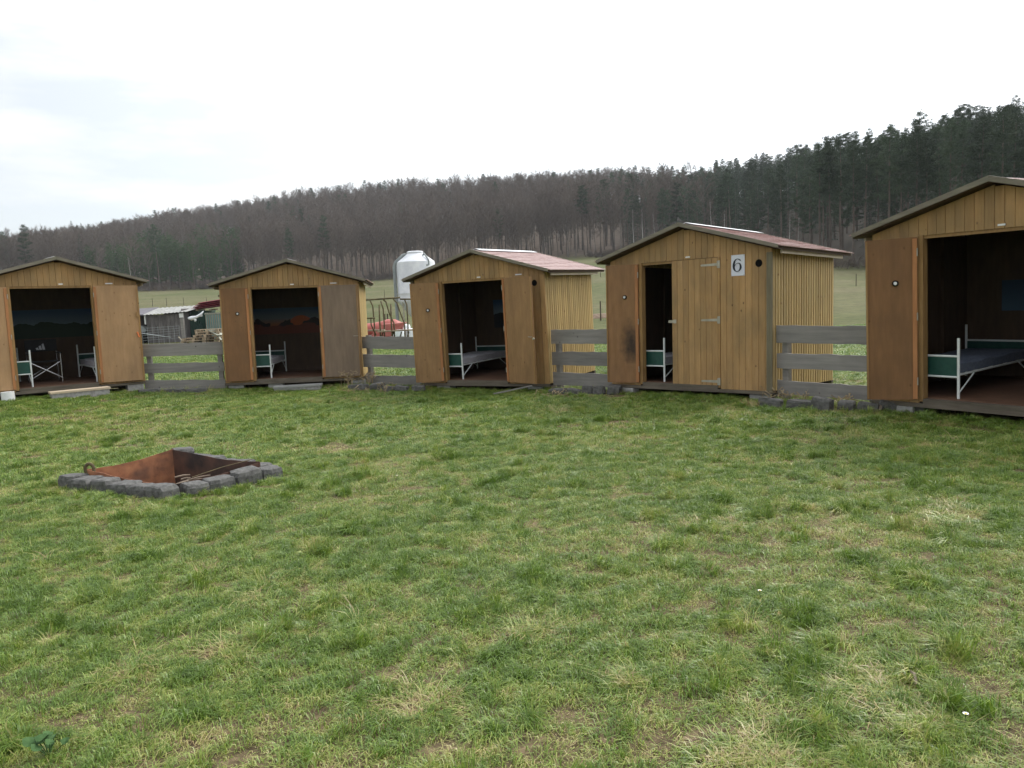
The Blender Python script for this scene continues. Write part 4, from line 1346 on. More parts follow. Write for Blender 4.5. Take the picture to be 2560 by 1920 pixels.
# feed silo
sc_ = wpx(1047, 41.0)
o = empty('feed_silo', (sc_.x, sc_.y, sc_.z), 0, 'pale feed silo with conical top behind the middle shed', 'silo')
r = MB(); r.lathe([(.16, .55), (.98, 1.62), (1.0, 1.66), (1.02, 1.70), (1.02, 1.74), (1.0, 1.78), (1.0, 2.05), (1.015, 2.08), (1.0, 2.11), (1.0, 3.62), (.985, 3.68)], n=40)
auto_smooth(r.build('body', M['silo'], o), 30)
r = MB(); r.lathe([(.985, 3.682), (.42, 4.11), (.40, 4.13)], n=40); auto_smooth(r.build('cone_top', M['silo'], o), 30)
r = MB(); r.lathe([(.40, 4.131), (.43, 4.14), (.43, 4.20), (.36, 4.235), (.05, 4.245)], n=32); auto_smooth(r.build('lid', M['silo'], o), 30)
for k in range(4):
    t = math.pi / 4 + k * math.pi / 2
    MB().tube([(.93 * math.cos(t), .93 * math.sin(t), -.05), (.96 * math.cos(t), .96 * math.sin(t), 1.66)], .04, 8).build('leg', M['galv'], o)
r = MB(); r.tube([(-1.05, -.35, .1), (-1.07, -.35, 2.2), (-1.07, -.33, 3.45), (-1.0, -.3, 3.68), (-.62, -.2, 4.03), (-.5, -.16, 4.06), (-.40, -.12, 4.02)], .085, 10)
auto_smooth(r.build('fill_pipe', M['pipe'], o), 50)
r = MB(); r.tube([(.42, -.36, 3.98), (.52, -.42, 4.06), (.72, -.6, 3.78), (.75, -.66, 3.72), (.75, -.67, 3.50), (.63, -.76, 3.46)], .048, 8)
auto_smooth(r.build('vent_pipe', M['pipe'], o), 50)

# red tank, cover sheet and wrapped bales
rc_ = wpx(948, 36.0)
o = empty('red_tank', (rc_.x - .9, rc_.y, rc_.z), .12, 'faded red rounded tank lying behind the rusty rack', 'tank')
r = MB()
pts, rad = [], []
for k, (x, rr, zc) in enumerate(((-.6, .20, .52), (-.55, .30, .52), (0, .33, .52), (.6, .33, .53), (1.0, .36, .56), (1.3, .41, .60), (1.6, .38, .60), (1.85, .28, .56), (1.95, .14, .52))):
    pts.append((x, 0, zc)); rad.append(rr)
r.tube(pts, rad, 20); auto_smooth(r.build('shell', M['redpaint'], o), 50)
for xx in (0, 1.5):
    MB().box(xx, xx + .08, -.3, .3, 0, .3).build('cradle', M['rustpipe'], o)
MB().box(-.4, -.27, -.36, -.30, .52, .62).build('sticker', M['white'], o)
o = empty('steel_hood', (rc_.x + .55, rc_.y - 1.2, rc_.z), 0, 'slanted rusty red steel hood in front of the red tank', 'hood')
r = MB(); r.hexa([(-.75, -.5, .28), (.35, -.5, .28), (.35, .5, .28), (-.9, .5, .28), (-.2, -.3, .80), (.85, -.3, .84), (.85, .3, .86), (-.2, .3, .82)])
r.build('panel', M['redrust'], o)
for xx in (-.6, .4):
    MB().box(xx, xx + .06, -.3, .3, 0, .279).build('leg', M['rustpipe'], o)
for k, (px, Y, z, rr, lab) in enumerate(((1006, 36.5, .10, .36, 'upper white wrapped bale beside the red hood'), (1022, 35.2, -.05, .34, 'right white wrapped bale low behind the rusty rack'), (996, 34.0, -.05, .26, 'left white wrapped bale low behind the rusty rack'))):
    c = wpx(px, Y)
    r = MB(); r.lathe([(rr * .55, -.02), (rr * .93, .05), (rr, .14), (rr, .5), (rr * .92, .58), (rr * .5, .62)], n=20)
    q = r.build('wrapped_bale', M['wrap']); auto_smooth(q, 45); q.location = (c.x, c.y, c.z + max(z, -.05)); tag(q, lab, 'bale', 'white bales')

# rusty tubular feed rack
YR = 30.0
p0 = wpx(905, YR)
o = empty('feed_rack', (p0.x, p0.y, p0.z), 0, 'rusty tubular hay rack with bent uprights and wooden ledge', 'hay rack')
def rel(px, py, dy=0.0):
    q = at(px, py, YR + dy); return (q.x - p0.x, q.y - p0.y, q.z - p0.z)
def rk(pts, r=.022, dy=0.0, nm='tube'):
    mb = MB(); mb.tube([rel(x, y, dy) for x, y in pts], r * 1.3, 7); mb.build(nm, M['rustpipe'], o, smooth=True)
rk([(915, 750), (944, 748)], .026, .5, 'top_rail'); rk([(944, 748), (1000, 744)], .026, .0, 'top_rail'); rk([(1000, 748), (1050, 748)], .026, .9, 'top_rail')
rk([(925, 750), (932, 766), (934, 790), (937, 825), (938, 875)], .022, .5, 'upright'); rk([(952, 753), (958, 772), (960, 800), (961, 822), (962, 872)], .022, .5, 'upright')
rk([(958, 749), (965, 755), (974, 785), (985, 808), (988, 874)], .022, 0, 'upright'); rk([(983, 748), (992, 757), (1002, 785), (1011, 808), (1014, 874)], .022, 0, 'upright')
rk([(1011, 748), (1017, 762), (1019, 790), (1020, 822), (1022, 870)], .022, .9, 'upright'); rk([(1036, 748), (1042, 762), (1044, 790), (1046, 825), (1047, 870)], .022, .9, 'upright')
rk([(948, 762), (949, 800), (951, 826), (952, 876)], .024, -.5, 'upright'); rk([(977, 760), (978, 800), (980, 832), (981, 876)], .024, -.5, 'upright')
rk([(913, 796), (938, 795)], .022, -.3, 'cross_rail'); rk([(927, 797), (928, 812), (940, 838)], .02, -.3, 'brace')
mb = MB(); mb.bar(rel(945, 829, -.4), rel(1060, 823, -.4), .30, .05); mb.build('ledge', M['pallet'], o)
mb = MB(); mb.bar(rel(900, 827, .2), rel(962, 825, .2), .30, .05); mb.build('ledge', M['pallet'], o)
for x in (958, 984, 1004, 1022):
    rk([(x, 829), (x - 5, 848), (x - 6, 880)], .02, -.4, 'brace')
for x in (930, 955, 980, 1005, 1030):
    rk([(x, 866), (x, 880)], .018, -.6, 'foot_tube')
# posts of the pasture fence
for k, (px, py, Y, h, rr) in enumerate(((1501.7, 812, 43.5, 1.07, .045), (1519, 805, 44.5, .75, .05), (962, 800, 46, .9, .05), (969, 800, 46.2, .9, .05), (1505, 722, 120, 1.25, .05), (1463, 676, 130, 1.2, .05), (965, 734, 120, 1.3, .04),
                                        (385, 774, 118, 1.2, .04), (420, 772, 118, 1.2, .04), (463, 768, 118, 1.2, .04), (520, 766, 118, 1.2, .04), (2140, 745, 70, 1.1, .04))):
    c = wpx(px, Y)
    s = MB().tube([(0, 0, -.1), (.01, 0, h)], [rr, rr * .85], 7).build('fence_post', M['beam']); s.location = (c.x, c.y, c.z)
    near = k < 4
    tag(s, ['weathered post standing before the metal sheet in the gap left of shed six', 'short post at the left leaf edge of shed six', 'left of two short posts behind the rusty rack', 'right of two short posts behind the rusty rack'][k] if near else ['far thin post on the meadow in the gap left of shed six', 'farthest thin post on the meadow beside the middle shed roof', 'thin post on the meadow left of the silo pipe', 'first distant post above the left fence', 'second distant post above the left fence', 'third distant post above the left fence', 'last distant post above the left fence', 'thin post on the meadow right of shed six'][k - 4], 'post', 'pasture fence posts')
# earth bank with sheets
c = wpx(1500, 46)
mb = MB(); vs, fs = [], []
for i in range(9):
    for j in range(7):
        u, v = i / 8 * 2 - 1, j / 6 * 2 - 1
        vs.append((u * 1.6, v * .8, .26 * max(0, 1 - u * u) ** .6 * max(0, 1 - v * v) - .03 + .05 * random.random() * (abs(u) < .95)))
for i in range(8):
    for j in range(6):
        q = i * 7 + j; fs.append((q, q + 7, q + 8, q + 1))
mb.add(vs, fs)
s = mb.build('earth_mound', M['earth'], smooth=True); s.location = (c.x, c.y, c.z); tag(s, 'small bare earth mound in the gap left of shed six', 'mound')
for k, (dx, dz, rz) in enumerate(((-.28, .12, .25), (.36, .17, .1))):
    s = MB().box(-.4, .4, -.22, .22, 0, .025).build('metal_sheet', M['concrete']); s.location = (c.x + dx, c.y - .35, c.z + dz - .08); s.rotation_euler = (-.55 * -1, 0, rz)
    tag(s, ['left pale sheet lying on the earth mound', 'right pale sheet lying on the earth mound'][k], 'sheet')

# ------------------------------------------------------------------ trees
class TB:
    def __init__(self): self.v, self.f, self.n = [], [], 0
    def tube(self, pts, rad, n=5):
        pts = np.asarray(pts, float); k = len(pts)
        d = np.gradient(pts, axis=0); d /= np.linalg.norm(d, axis=1)[:, None] + 1e-9
        ref = np.array([1., 0, 0]) if abs(d[0][0]) < .8 else np.array([0, 1., 0])
        a = np.cross(d, ref); a /= np.linalg.norm(a, axis=1)[:, None]
        b = np.cross(d, a)
        t = np.arange(n) * 2 * math.pi / n
        r = np.asarray(rad, float)[:, None, None]
        ring = pts[:, None, :] + r * (a[:, None, :] * np.cos(t)[None, :, None] + b[:, None, :] * np.sin(t)[None, :, None])
        self.v.append(ring.reshape(-1, 3))
        for i in range(k - 1):
            for j in range(n):
                j2 = (j + 1) % n
                self.f.append((self.n + i * n + j, self.n + i * n + j2, self.n + (i + 1) * n + j2, self.n + (i + 1) * n + j))
        self.n += k * n
    def tris(self, base, dirs, ln, wd, rng):
        """slender triangles: twigs or needle sprays"""
        base, dirs = np.asarray(base), np.asarray(dirs)
        m = len(base)
        side = np.cross(dirs, rng.normal(size=(m, 3))); side /= np.linalg.norm(side, axis=1)[:, None] + 1e-9
        ln, wd = np.broadcast_to(ln, (m,))[:, None], np.broadcast_to(wd, (m,))[:, None]
        P = np.stack([base - side * wd / 2, base + side * wd / 2, base + dirs * ln], 1).reshape(-1, 3)
        self.v.append(P)
        self.f += [(self.n + 3 * i, self.n + 3 * i + 1, self.n + 3 * i + 2) for i in range(m)]
        self.n += 3 * m
    def mesh(self, name, mat):
        me = bpy.data.meshes.new(name)
        me.from_pydata(np.concatenate(self.v).tolist(), [], self.f)
        me.materials.append(mat)
        return me

def unit(v): return v / (np.linalg.norm(v, axis=-1, keepdims=True) + 1e-9)

def leaf_mat(name, a, b, var=.3, trans=.0, rough=.8):
    m, N, L, bs = new_mat(name)
    oi = N.new('ShaderNodeObjectInfo'); tc = N.new('ShaderNodeTexCoord')
    n = noise_node(N, L, tc.outputs['Object'], .5, 4.0)
    r = ramp(N, L, n.outputs[0], [(.3, a), (.7, b)])
    vr = N.new('ShaderNodeMapRange'); vr.inputs['To Min'].default_value = 1 - var; vr.inputs['To Max'].default_value = 1 + var
    L.new(oi.outputs['Random'], vr.inputs['Value'])
    sv = N.new('ShaderNodeVectorMath'); sv.operation = 'SCALE'
    L.new(r.outputs[0], sv.inputs[0]); L.new(vr.outputs[0], sv.inputs['Scale'])
    L.new(sv.outputs[0], bs.inputs['Base Color'])
    bs.inputs['Roughness'].default_value = rough
    bs.inputs['Specular IOR Level'].default_value = .15
    return m
M['twig'] = leaf_mat('beech_twigs', (.112, .091, .077), (.160, .131, .110), .20)
M['birchtwig'] = leaf_mat('birch_twigs', (.13, .10, .095), (.18, .14, .13), .15)
M['bark'] = leaf_mat('beech_bark', (.085, .075, .066), (.17, .15, .132), .3)
M['birchbark'] = leaf_mat('birch_bark', (.42, .41, .39), (.62, .61, .58), .1)
M['pinebark'] = leaf_mat('pine_bark', (.085, .070, .060), (.165, .130, .108), .25)
M['needle'] = leaf_mat('pine_needles', (.042, .064, .042), (.080, .108, .064), .28)
M['needle2'] = leaf_mat('spruce_needles', (.030, .048, .034), (.056, .080, .050), .28)
M['needle3'] = leaf_mat('young_pine_needles', (.050, .088, .038), (.085, .130, .055), .25)

def beech(seed, H=21.0, thin=1.0, spread=1.0):
    rng = np.random.default_rng(seed)
    tr, cr = TB(), TB()
    k = 9
    zs = np.linspace(-.3, H * .9, k)
    wob = np.cumsum(rng.normal(0, .10, (k, 2)), 0)
    tp = np.column_stack([wob, zs])
    rad = .17 * thin * (1 - .9 * (np.linspace(0, 1, k)) ** 1.1) + .012
    tr.tube(tp, rad, 6)
    nb = 24
    for i in range(nb):
        t = .34 + .6 * (i / nb) ** .9
        z = t * H
        base = np.array([np.interp(z, zs, tp[:, 0]), np.interp(z, zs, tp[:, 1]), z])
        az = i * 2.4 + rng.uniform(-.4, .4)
        el = R(rng.uniform(28, 58))
        ln = (1.2 + 4.4 * (1 - t) ** .65 * 1.25) * rng.uniform(.75, 1.2) * spread
        d = np.array([math.cos(az) * math.cos(el), math.sin(az) * math.cos(el), math.sin(el)])
        bend = np.array([0, 0, .12 * ln])
        pts = np.array([base, base + d * ln * .5, base + d * ln + bend])
        cr.tube(pts, [.065 * thin * (1.25 - t), .04 * (1.2 - t), .012], 4)
        ns = 8
        for s in range(ns):
            u = .25 + .75 * (s + rng.random()) / ns
            p = base + d * ln * u + bend * u * u
            sd = unit(d + rng.normal(0, .55, 3) + np.array([0, 0, .25]))
            sl = rng.uniform(.8, 1.9) * spread
            cr.tube(np.array([p, p + sd * sl]), [.018, .006], 3)
            m = 20
            uu = rng.uniform(.1, 1.05, m)[:, None]
            bp = p + sd * sl * uu
            dd = unit(sd + rng.normal(0, .6, (m, 3)) + np.array([0, 0, .35]))
            cr.tris(bp, dd, rng.uniform(.5, 1.25, m), rng.uniform(.018, .034, m), rng)
    return tr.mesh('trunk', M['bark']), cr.mesh('crown', M['twig'])

def birch(seed, H=17.0):
    rng = np.random.default_rng(seed)
    tr, cr = TB(), TB()
    k = 9
    zs = np.linspace(-.3, H * .97, k)
    lean = rng.normal(0, .025, 2)
    tp = np.column_stack([zs * lean[0] + np.cumsum(rng.normal(0, .05, k)), zs * lean[1], zs])
    tr.tube(tp, .13 * (1 - .93 * np.linspace(0, 1, k)) + .01, 6)
    for i in range(22):
        t = .35 + .6 * i / 22
        z = t * H
        base = np.array([np.interp(z, zs, tp[:, 0]), np.interp(z, zs, tp[:, 1]), z])
        az = i * 2.4 + rng.uniform(-.4, .4); el = R(rng.uniform(35, 60))
        ln = (.8 + 2.6 * (1 - t)) * rng.uniform(.8, 1.2)
        d = np.array([math.cos(az) * math.cos(el), math.sin(az) * math.cos(el), math.sin(el)])
        cr.tube(np.array([base, base + d * ln]), [.03, .008], 4)
        m = 55
        uu = rng.uniform(.2, 1.05, m)[:, None]
        dd = unit(d * .4 + rng.normal(0, .6, (m, 3)) + np.array([0, 0, -.1]))
        cr.tris(base + d * ln * uu, dd, rng.uniform(.4, 1.0, m), rng.uniform(.015, .03, m), rng)
    return tr.mesh('trunk', M['birchbark']), cr.mesh('crown', M['birchtwig'])

def pine(seed, H=22.0, bare=.52, mat='needle', spread=1.0):
    rng = np.random.default_rng(seed)
    tr, cr = TB(), TB()
    k = 9
    zs = np.linspace(-.3, H * .96, k)
    tp = np.column_stack([np.cumsum(rng.normal(0, .07, (k, 2)), 0), zs])
    tr.tube(tp, .22 * (1 - .88 * np.linspace(0, 1, k) ** 1.2) + .012, 6)
    for s in range(7):                     # dead snags
        z = H * rng.uniform(min(.25, bare * .6), bare); az = rng.uniform(0, 6.28); ln = rng.uniform(.5, 1.6)
        b0 = np.array([np.interp(z, zs, tp[:, 0]), np.interp(z, zs, tp[:, 1]), z])
        tr.tube(np.array([b0, b0 + ln * np.array([math.cos(az), math.sin(az), .12])]), [.035, .012], 3)
    nb = 38
    for i in range(nb):
        t = bare + (1 - bare) * (i + rng.random()) / nb
        z = min(t, .985) * H
        base = np.array([np.interp(z, zs, tp[:, 0]), np.interp(z, zs, tp[:, 1]), z])
        f = (1 - t) / (1 - bare)
        ln = (.55 + 2.6 * f ** .6 * (1 - .45 * f ** 3)) * rng.uniform(.55, 1.25) * spread
        az = i * 2.4 + rng.uniform(-.5, .5); el = R(rng.uniform(-4, 28) + 30 * (1 - f))
        d = np.array([math.cos(az) * math.cos(el), math.sin(az) * math.cos(el), math.sin(el)])
        cr.tube(np.array([base, base + d * ln]), [.04, .01], 3)
        nc = max(2, int(ln * 3.0))
        for c in range(nc):
            u = .35 + .68 * (c + rng.random()) / nc
            ctr = base + d * ln * u + rng.normal(0, .16, 3) * np.array([1, 1, .5])
            m = 30
            off = rng.normal(0, 1, (m, 3)) * np.array([.34, .34, .17])
            dd = unit(off + np.array([0, 0, .22]) + d * .15)
            cr.tris(ctr + off * .6, dd, rng.uniform(.2, .42, m), rng.uniform(.07, .13, m), rng)
    return tr.mesh('trunk', M['pinebark']), cr.mesh('crown', M[mat])

def spruce(seed, H=20.0, low=.12):
    rng = np.random.default_rng(seed)
    tr, cr = TB(), TB()
    zs = np.linspace(-.3, H, 7)
    tp = np.column_stack([np.zeros((7, 2)), zs])
    tr.tube(tp, .2 * (1 - .97 * np.linspace(0, 1, 7)) + .005, 6)
    nw = 34
    for i in range(nw):
        t = low + (1 - low) * (i / nw)
        z = t * H
        L0 = (.12 + 2.5 * (1 - t) ** .85)
        for b in range(6):
            az = b * 1.047 + i * .7 + rng.uniform(-.3, .3)
            ln = L0 * rng.uniform(.65, 1.15)
            d = np.array([math.cos(az), math.sin(az), -.22 + .35 * t])
            base = np.array([0, 0, z + rng.uniform(-.15, .15)])
            m = max(6, int(ln * 11))
            u = rng.uniform(.12, 1.0, m)[:, None]
            sdv = unit(d + rng.normal(0, .55, (m, 3)) * np.array([1, 1, .5]) + np.array([0, 0, -.12]))
            cr.tris(base + d * ln * u, sdv, rng.uniform(.22, .5, m), rng.uniform(.09, .16, m), rng)
    cr.tris(np.tile(np.array([[0, 0, H - .4]]), (8, 1)), unit(rng.normal(0, .15, (8, 3)) + np.array([0, 0, 1])), .6, .06, rng)
    return tr.mesh('trunk', M['bark']), cr.mesh('crown', M['needle2'])

TREES = {'beech': [beech(s, 20, 1.0, sp) for s, sp in ((1, .78), (2, .9), (3, .7), (4, .82), (21, .75))],
         'birch': [birch(s) for s in (5, 6)],
         'pine': [pine(s, 22, br) for s, br in ((7, .5), (8, .58), (9, .45))],
         'youngpine': [pine(s, 15, .16, 'needle3', 1.05) for s in (10, 11)],
         'spruce': [spruce(s) for s in (12, 13, 14)],
         'darkpine': [pine(s, 19, .24, 'needle', 1.2) for s in (15, 16)]}
T_H = {'beech': 20, 'birch': 17, 'pine': 22, 'youngpine': 15, 'spruce': 20, 'darkpine': 19}
T_NAME = {'beech': 'beech_tree', 'birch': 'birch_tree', 'pine': 'pine_tree', 'youngpine': 'young_pine_tree', 'spruce': 'spruce_tree', 'darkpine': 'pine_tree'}
T_LABEL = {'beech': 'bare grey beech at the wood edge', 'birch': 'slender bare birch with white trunk', 'pine': 'tall pine with bare trunk at the wood edge',
           'youngpine': 'green young pine at the wood edge', 'spruce': 'dark spruce at the wood edge', 'darkpine': 'low branched dark pine at the wood edge'}

def place_name(x, y):
    px = 1280 + FPX * x / y
    for lim, nm in ((330, 'above the leftmost shed'), (560, 'above the left fence gap'), (900, 'above the sunset shed'), (1010, 'in the silo gap'), (1480, 'above the middle shed'),
                    (1530, 'above the gap left of shed six'), (2060, 'above shed six'), (2190, 'above the gap right of shed six'), (9999, 'above the right edge shed')):
        if px < lim: return nm

def plant(kind, x, y, h=None, var=0, rz=0.0, label=None, group=None, wide=1.0):
    o = empty(T_NAME[kind], (x, y, ground_z(x, y)), rz, label or T_LABEL[kind] + ' ' + place_name(x, y), 'tree', group or 'trees at the edge of the wood')
    s = (h or T_H[kind]) / T_H[kind]
    o.scale = (s * wide, s * wide, s)
    t, c = TREES[kind][var % len(TREES[kind])]
    link('trunk', t, o); link('crown', c, o)
    return o

def inst_object(name, pts, rots, scls, idx, coll, extra=None, label=None):
    me = bpy.data.meshes.new(name)
    n = len(pts)
    me.vertices.add(n)
    me.vertices.foreach_set('co', np.asarray(pts, np.float32).ravel())
    def put(nm, ty, arr, key):
        a = me.attributes.new(nm, ty, 'POINT'); a.data.foreach_set(key, np.ascontiguousarray(arr).ravel())
    put('rot', 'FLOAT_VECTOR', np.asarray(rots, np.float32), 'vector')
    put('scl', 'FLOAT_VECTOR', np.asarray(scls, np.float32), 'vector')
    put('idx', 'INT', np.asarray(idx, np.int32), 'value')
    for k, v in (extra or {}).items(): put(k, 'FLOAT', np.asarray(v, np.float32), 'value')
    o = link(name, me)
    ng = bpy.data.node_groups.new(name, 'GeometryNodeTree')
    ng.interface.new_socket('Geometry', in_out='INPUT', socket_type='NodeSocketGeometry')
    ng.interface.new_socket('Geometry', in_out='OUTPUT', socket_type='NodeSocketGeometry')
    N, L = ng.nodes, ng.links
    gi, go = N.new('NodeGroupInput'), N.new('NodeGroupOutput')
    ci = N.new('GeometryNodeCollectionInfo'); ci.inputs['Collection'].default_value = coll
    ci.inputs['Separate Children'].default_value = True; ci.inputs['Reset Children'].default_value = True
    ip = N.new('GeometryNodeInstanceOnPoints'); ip.inputs['Pick Instance'].default_value = True
    def named(nm, ty):
        q = N.new('GeometryNodeInputNamedAttribute'); q.data_type = ty; q.inputs['Name'].default_value = nm
        return q.outputs['Attribute']
    e2r = N.new('FunctionNodeEulerToRotation')
    L.new(named('rot', 'FLOAT_VECTOR'), e2r.inputs[0])
    L.new(gi.outputs[0], ip.inputs['Points'])
    L.new(ci.outputs[0], ip.inputs['Instance'])
    L.new(named('idx', 'INT'), ip.inputs['Instance Index'])
    L.new(e2r.outputs[0], ip.inputs['Rotation'])
    L.new(named('scl', 'FLOAT_VECTOR'), ip.inputs['Scale'])
    L.new(ip.outputs[0], go.inputs[0])
    md = o.modifiers.new('scatter', 'NODES'); md.node_group = ng
    tag(o, label, kind='stuff')
    return o

def joined(t, c, name):
    """trunk and crown as one mesh for the far mass of the wood"""
    vs, fs, mi = [], [], []
    for k, me in enumerate((t, c)):
        n = len(vs)
        vs += [tuple(v.co) for v in me.vertices]
        for p in me.polygons:
            fs.append(tuple(i + n for i in p.vertices)); mi.append(k)
    me2 = bpy.data.meshes.new(name); me2.from_pydata(vs, [], fs)
    me2.materials.append(t.materials[0]); me2.materials.append(c.materials[0])
    me2.polygons.foreach_set('material_index', mi)
    return bpy.data.objects.new(name, me2)

def forest():
    coll = bpy.data.collections.new('wood_sources')
    order, index = [], {}
    for kind in ('beech', 'birch', 'pine', 'youngpine', 'spruce', 'darkpine'):
        for v, (t, c) in enumerate(TREES[kind]):
            nm = 'src_%02d' % len(order)
            coll.objects.link(joined(t, c, nm)); index[(kind, v)] = len(order); order.append(nm)
    rng = np.random.default_rng(77)
    P, Ro, S, I = [], [], [], []
    singles = 0
    # hand placed trees first: front pines, birches, skyline spruces
    placed = []
    for k, (px, ty) in enumerate(((2050, 362), (2074, 372), (2099, 338), (2134, 353), (2168, 341), (2196, 356), (2221, 322), (2246, 350), (2268, 340), (2291, 324), (2318, 334), (2345, 318), (2372, 300), (2400, 305))):
        azv = math.atan2(*(lambda q: (q.x, q.y))(at(px, 700, 100)))
        rho = float(np.interp(azv, AZ, ED)) + 2 + 4 * (k % 3)
        x, y = rho * math.sin(azv), rho * math.cos(azv)
        top = at(px, ty, y).z
        h = top - ground_z(x, y)
        lab = {2: 'tallest slim pine left of the right hand shed roof', 6: 'tall pine with high crown above the gap left of the right shed', 0: 'leftmost tall pine at the start of the evergreen wood'}.get(k)
        plant('pine', x, y, h, k, k * 1.3, lab); placed.append((x, y))
    for k, (px, ty, Yr) in enumerate(((1587, 520, .96), (1643, 530, .98), (1783, 490, .93), (1811, 520, .95), (1972, 520, .94), (1993, 545, .96), (1610, 515, .97), (330, 640, .98))):
        azv = math.atan2(*(lambda q: (q.x, q.y))(at(px, 700, 100)))
        rho = float(np.interp(azv, AZ, ED)) * Yr
        x, y = rho * math.sin(azv), rho * math.cos(azv)
        h = at(px, ty, y).z - ground_z(x, y)
        plant('birch', x, y, max(h, 8), k, k * 2.1, {2: 'white trunked birch right behind the ridge of shed six', 4: 'white trunked birch just right of the roof of shed six', 7: 'pale birch behind the right roof edge of the leftmost shed'}.get(k), 'birches before the wood')
    for k, (px, ty) in enumerate(((182, 551), (206, 557), (445, 517), (608, 501), (788, 472), (820, 470), (917, 454), (1013, 455), (1284, 441), (1526, 439), (1628, 427), (1691, 427), (1766, 418), (1867, 405))):
        azv = math.atan2(*(lambda q: (q.x, q.y))(at(px, 600, 100)))
        rho = float(np.interp(azv, AZ, RD)) * .985
        x, y = rho * math.sin(azv), rho * math.cos(azv)
        h = at(px, ty, y).z - ground_z(x, y)
        if h < 10 or h > 36: h = min(max(h, 16), 30)
        plant('spruce', x, y, h, k, k * 1.1, ['first', 'second', 'third', 'fourth', 'fifth', 'sixth', 'seventh', 'eighth', 'ninth', 'tenth', 'eleventh', 'twelfth', 'thirteenth', 'last'][k] + ' skyline spruce counted from the left, dark above bare treetops', 'spruces on the skyline')
    row = 0
    rho_f = 0.0
    for row in range(80):
        u_step = 5.0 if row < 6 else 7.5
        rho_f += u_step if row else 0.0
        azv = -R(42)
        while azv < R(42):
            de, dr = float(np.interp(azv, AZ, ED)), float(np.interp(azv, AZ, RD))
            rho = de + rho_f
            dgc = math.degrees(azv)
            sp = (3.7 if dgc < 9 else 4.6) if row < 6 else 6.8
            azv += sp / rho
            if rho > dr + 30: continue
            a2 = azv + rng.uniform(-.4, .4) * sp / rho
            r2 = rho + rng.uniform(-2.4, 2.4) + (fbm(np.array(a2 * 30), np.array(0.), 4, 3) - .5) * 14 * (row < 6)
            u = (r2 - de) / (dr - de)
            dg = math.degrees(a2)
            # which kind grows here
            patch = float(fbm(np.array(r2 * math.sin(a2) * .018), np.array(r2 * math.cos(a2) * .018), 31, 3))
            pc = np.interp(dg, [-50, -30, -27, -20, -17, -8, 2, 6, 9, 12, 15.5, 50], [.10, .08, .06, .06, .04, .03, .04, .10, .40, .70, 1.0, 1.0])
            pc = pc + (.16 if u > .85 else 0) + (.35 if patch > .68 else 0)
            kind = 'beech'
            if rng.random() < pc:
                kind = 'spruce' if rng.random() < (.55 if row > 0 else .15) else 'pine'
                if dg > 10 and row > 0 and rng.random() < .45: kind = 'darkpine'
            if -28 < dg < -18.5 and u < .42 and rng.random() < .72: kind = 'youngpine'
            if row == 0 and rng.random() < .25: continue
            x, y = r2 * math.sin(a2), r2 * math.cos(a2)
            if any(abs(x - q[0]) + abs(y - q[1]) < 2.2 for q in placed): continue
            nv = len(TREES[kind])
            v = int(rng.integers(nv))
            s = rng.uniform(.82, 1.12) * (.9 if row < 2 and kind == 'beech' else 1)
            if kind in ('pine', 'spruce', 'darkpine'): s *= float(np.interp(dg, [6, 14, 33], [.95, .86, .80]))
            if abs(dg) < 33.4 and row < 2 and singles < 190:
                plant(kind, x, y, T_H[kind] * s, v, rng.uniform(0, 6.28)); singles += 1
                continue
            P.append((x, y, ground_z(x, y) - .1)); Ro.append((0, 0, rng.uniform(0, 6.28))); S.append((s, s, s)); I.append(index[(kind, v)])
    inst_object('wooded_hillside', P, Ro, S, I, coll, label='mass of bare beech and dark pine wood covering the hill')
    # low bare scrub along the edge
    sb = []
    for s in (3, 4):
        rg = np.random.default_rng(50 + s); t = TB()
        for i in range(14):
            az = rg.uniform(0, 6.28); el = R(rg.uniform(35, 85)); ln = rg.uniform(.8, 2.0)
            d = np.array([math.cos(az) * math.cos(el), math.sin(az) * math.cos(el), math.sin(el)])
            b0 = np.array([rg.normal(0, .4), rg.normal(0, .4), -.1])
            t.tube(np.array([b0, b0 + d * ln]), [.03, .01], 3)
            m = 45
            t.tris(b0 + d * ln * rg.uniform(.3, 1, m)[:, None], unit(d + rg.normal(0, .7, (m, 3))), rg.uniform(.3, .9, m), rg.uniform(.02, .04, m), rg)
        sb.append(t.mesh('bare_shrub', M['twig']))
    for k in range(34):
        px = rng.choice([rng.uniform(340, 560), rng.uniform(905, 1000), rng.uniform(1960, 2200), rng.uniform(1460, 1530)])
        azv = math.atan2(*(lambda q: (q.x, q.y))(at(px, 700, 100)))
        rho = float(np.interp(azv, AZ, ED)) + rng.uniform(-4, 3)
        x, y = rho * math.sin(azv), rho * math.cos(azv)
        o = link('bare_shrub', sb[k % 2]); o.location = (x, y, ground_z(x, y)); o.rotation_euler = (0, 0, rng.uniform(0, 6.28)); sc = rng.uniform(.9, 1.7); o.scale = (sc * 1.2, sc * 1.2, sc)
        tag(o, 'low bare brown shrub at the wood edge ' + place_name(x, y), 'shrub', 'shrubs along the wood edge')
forest()

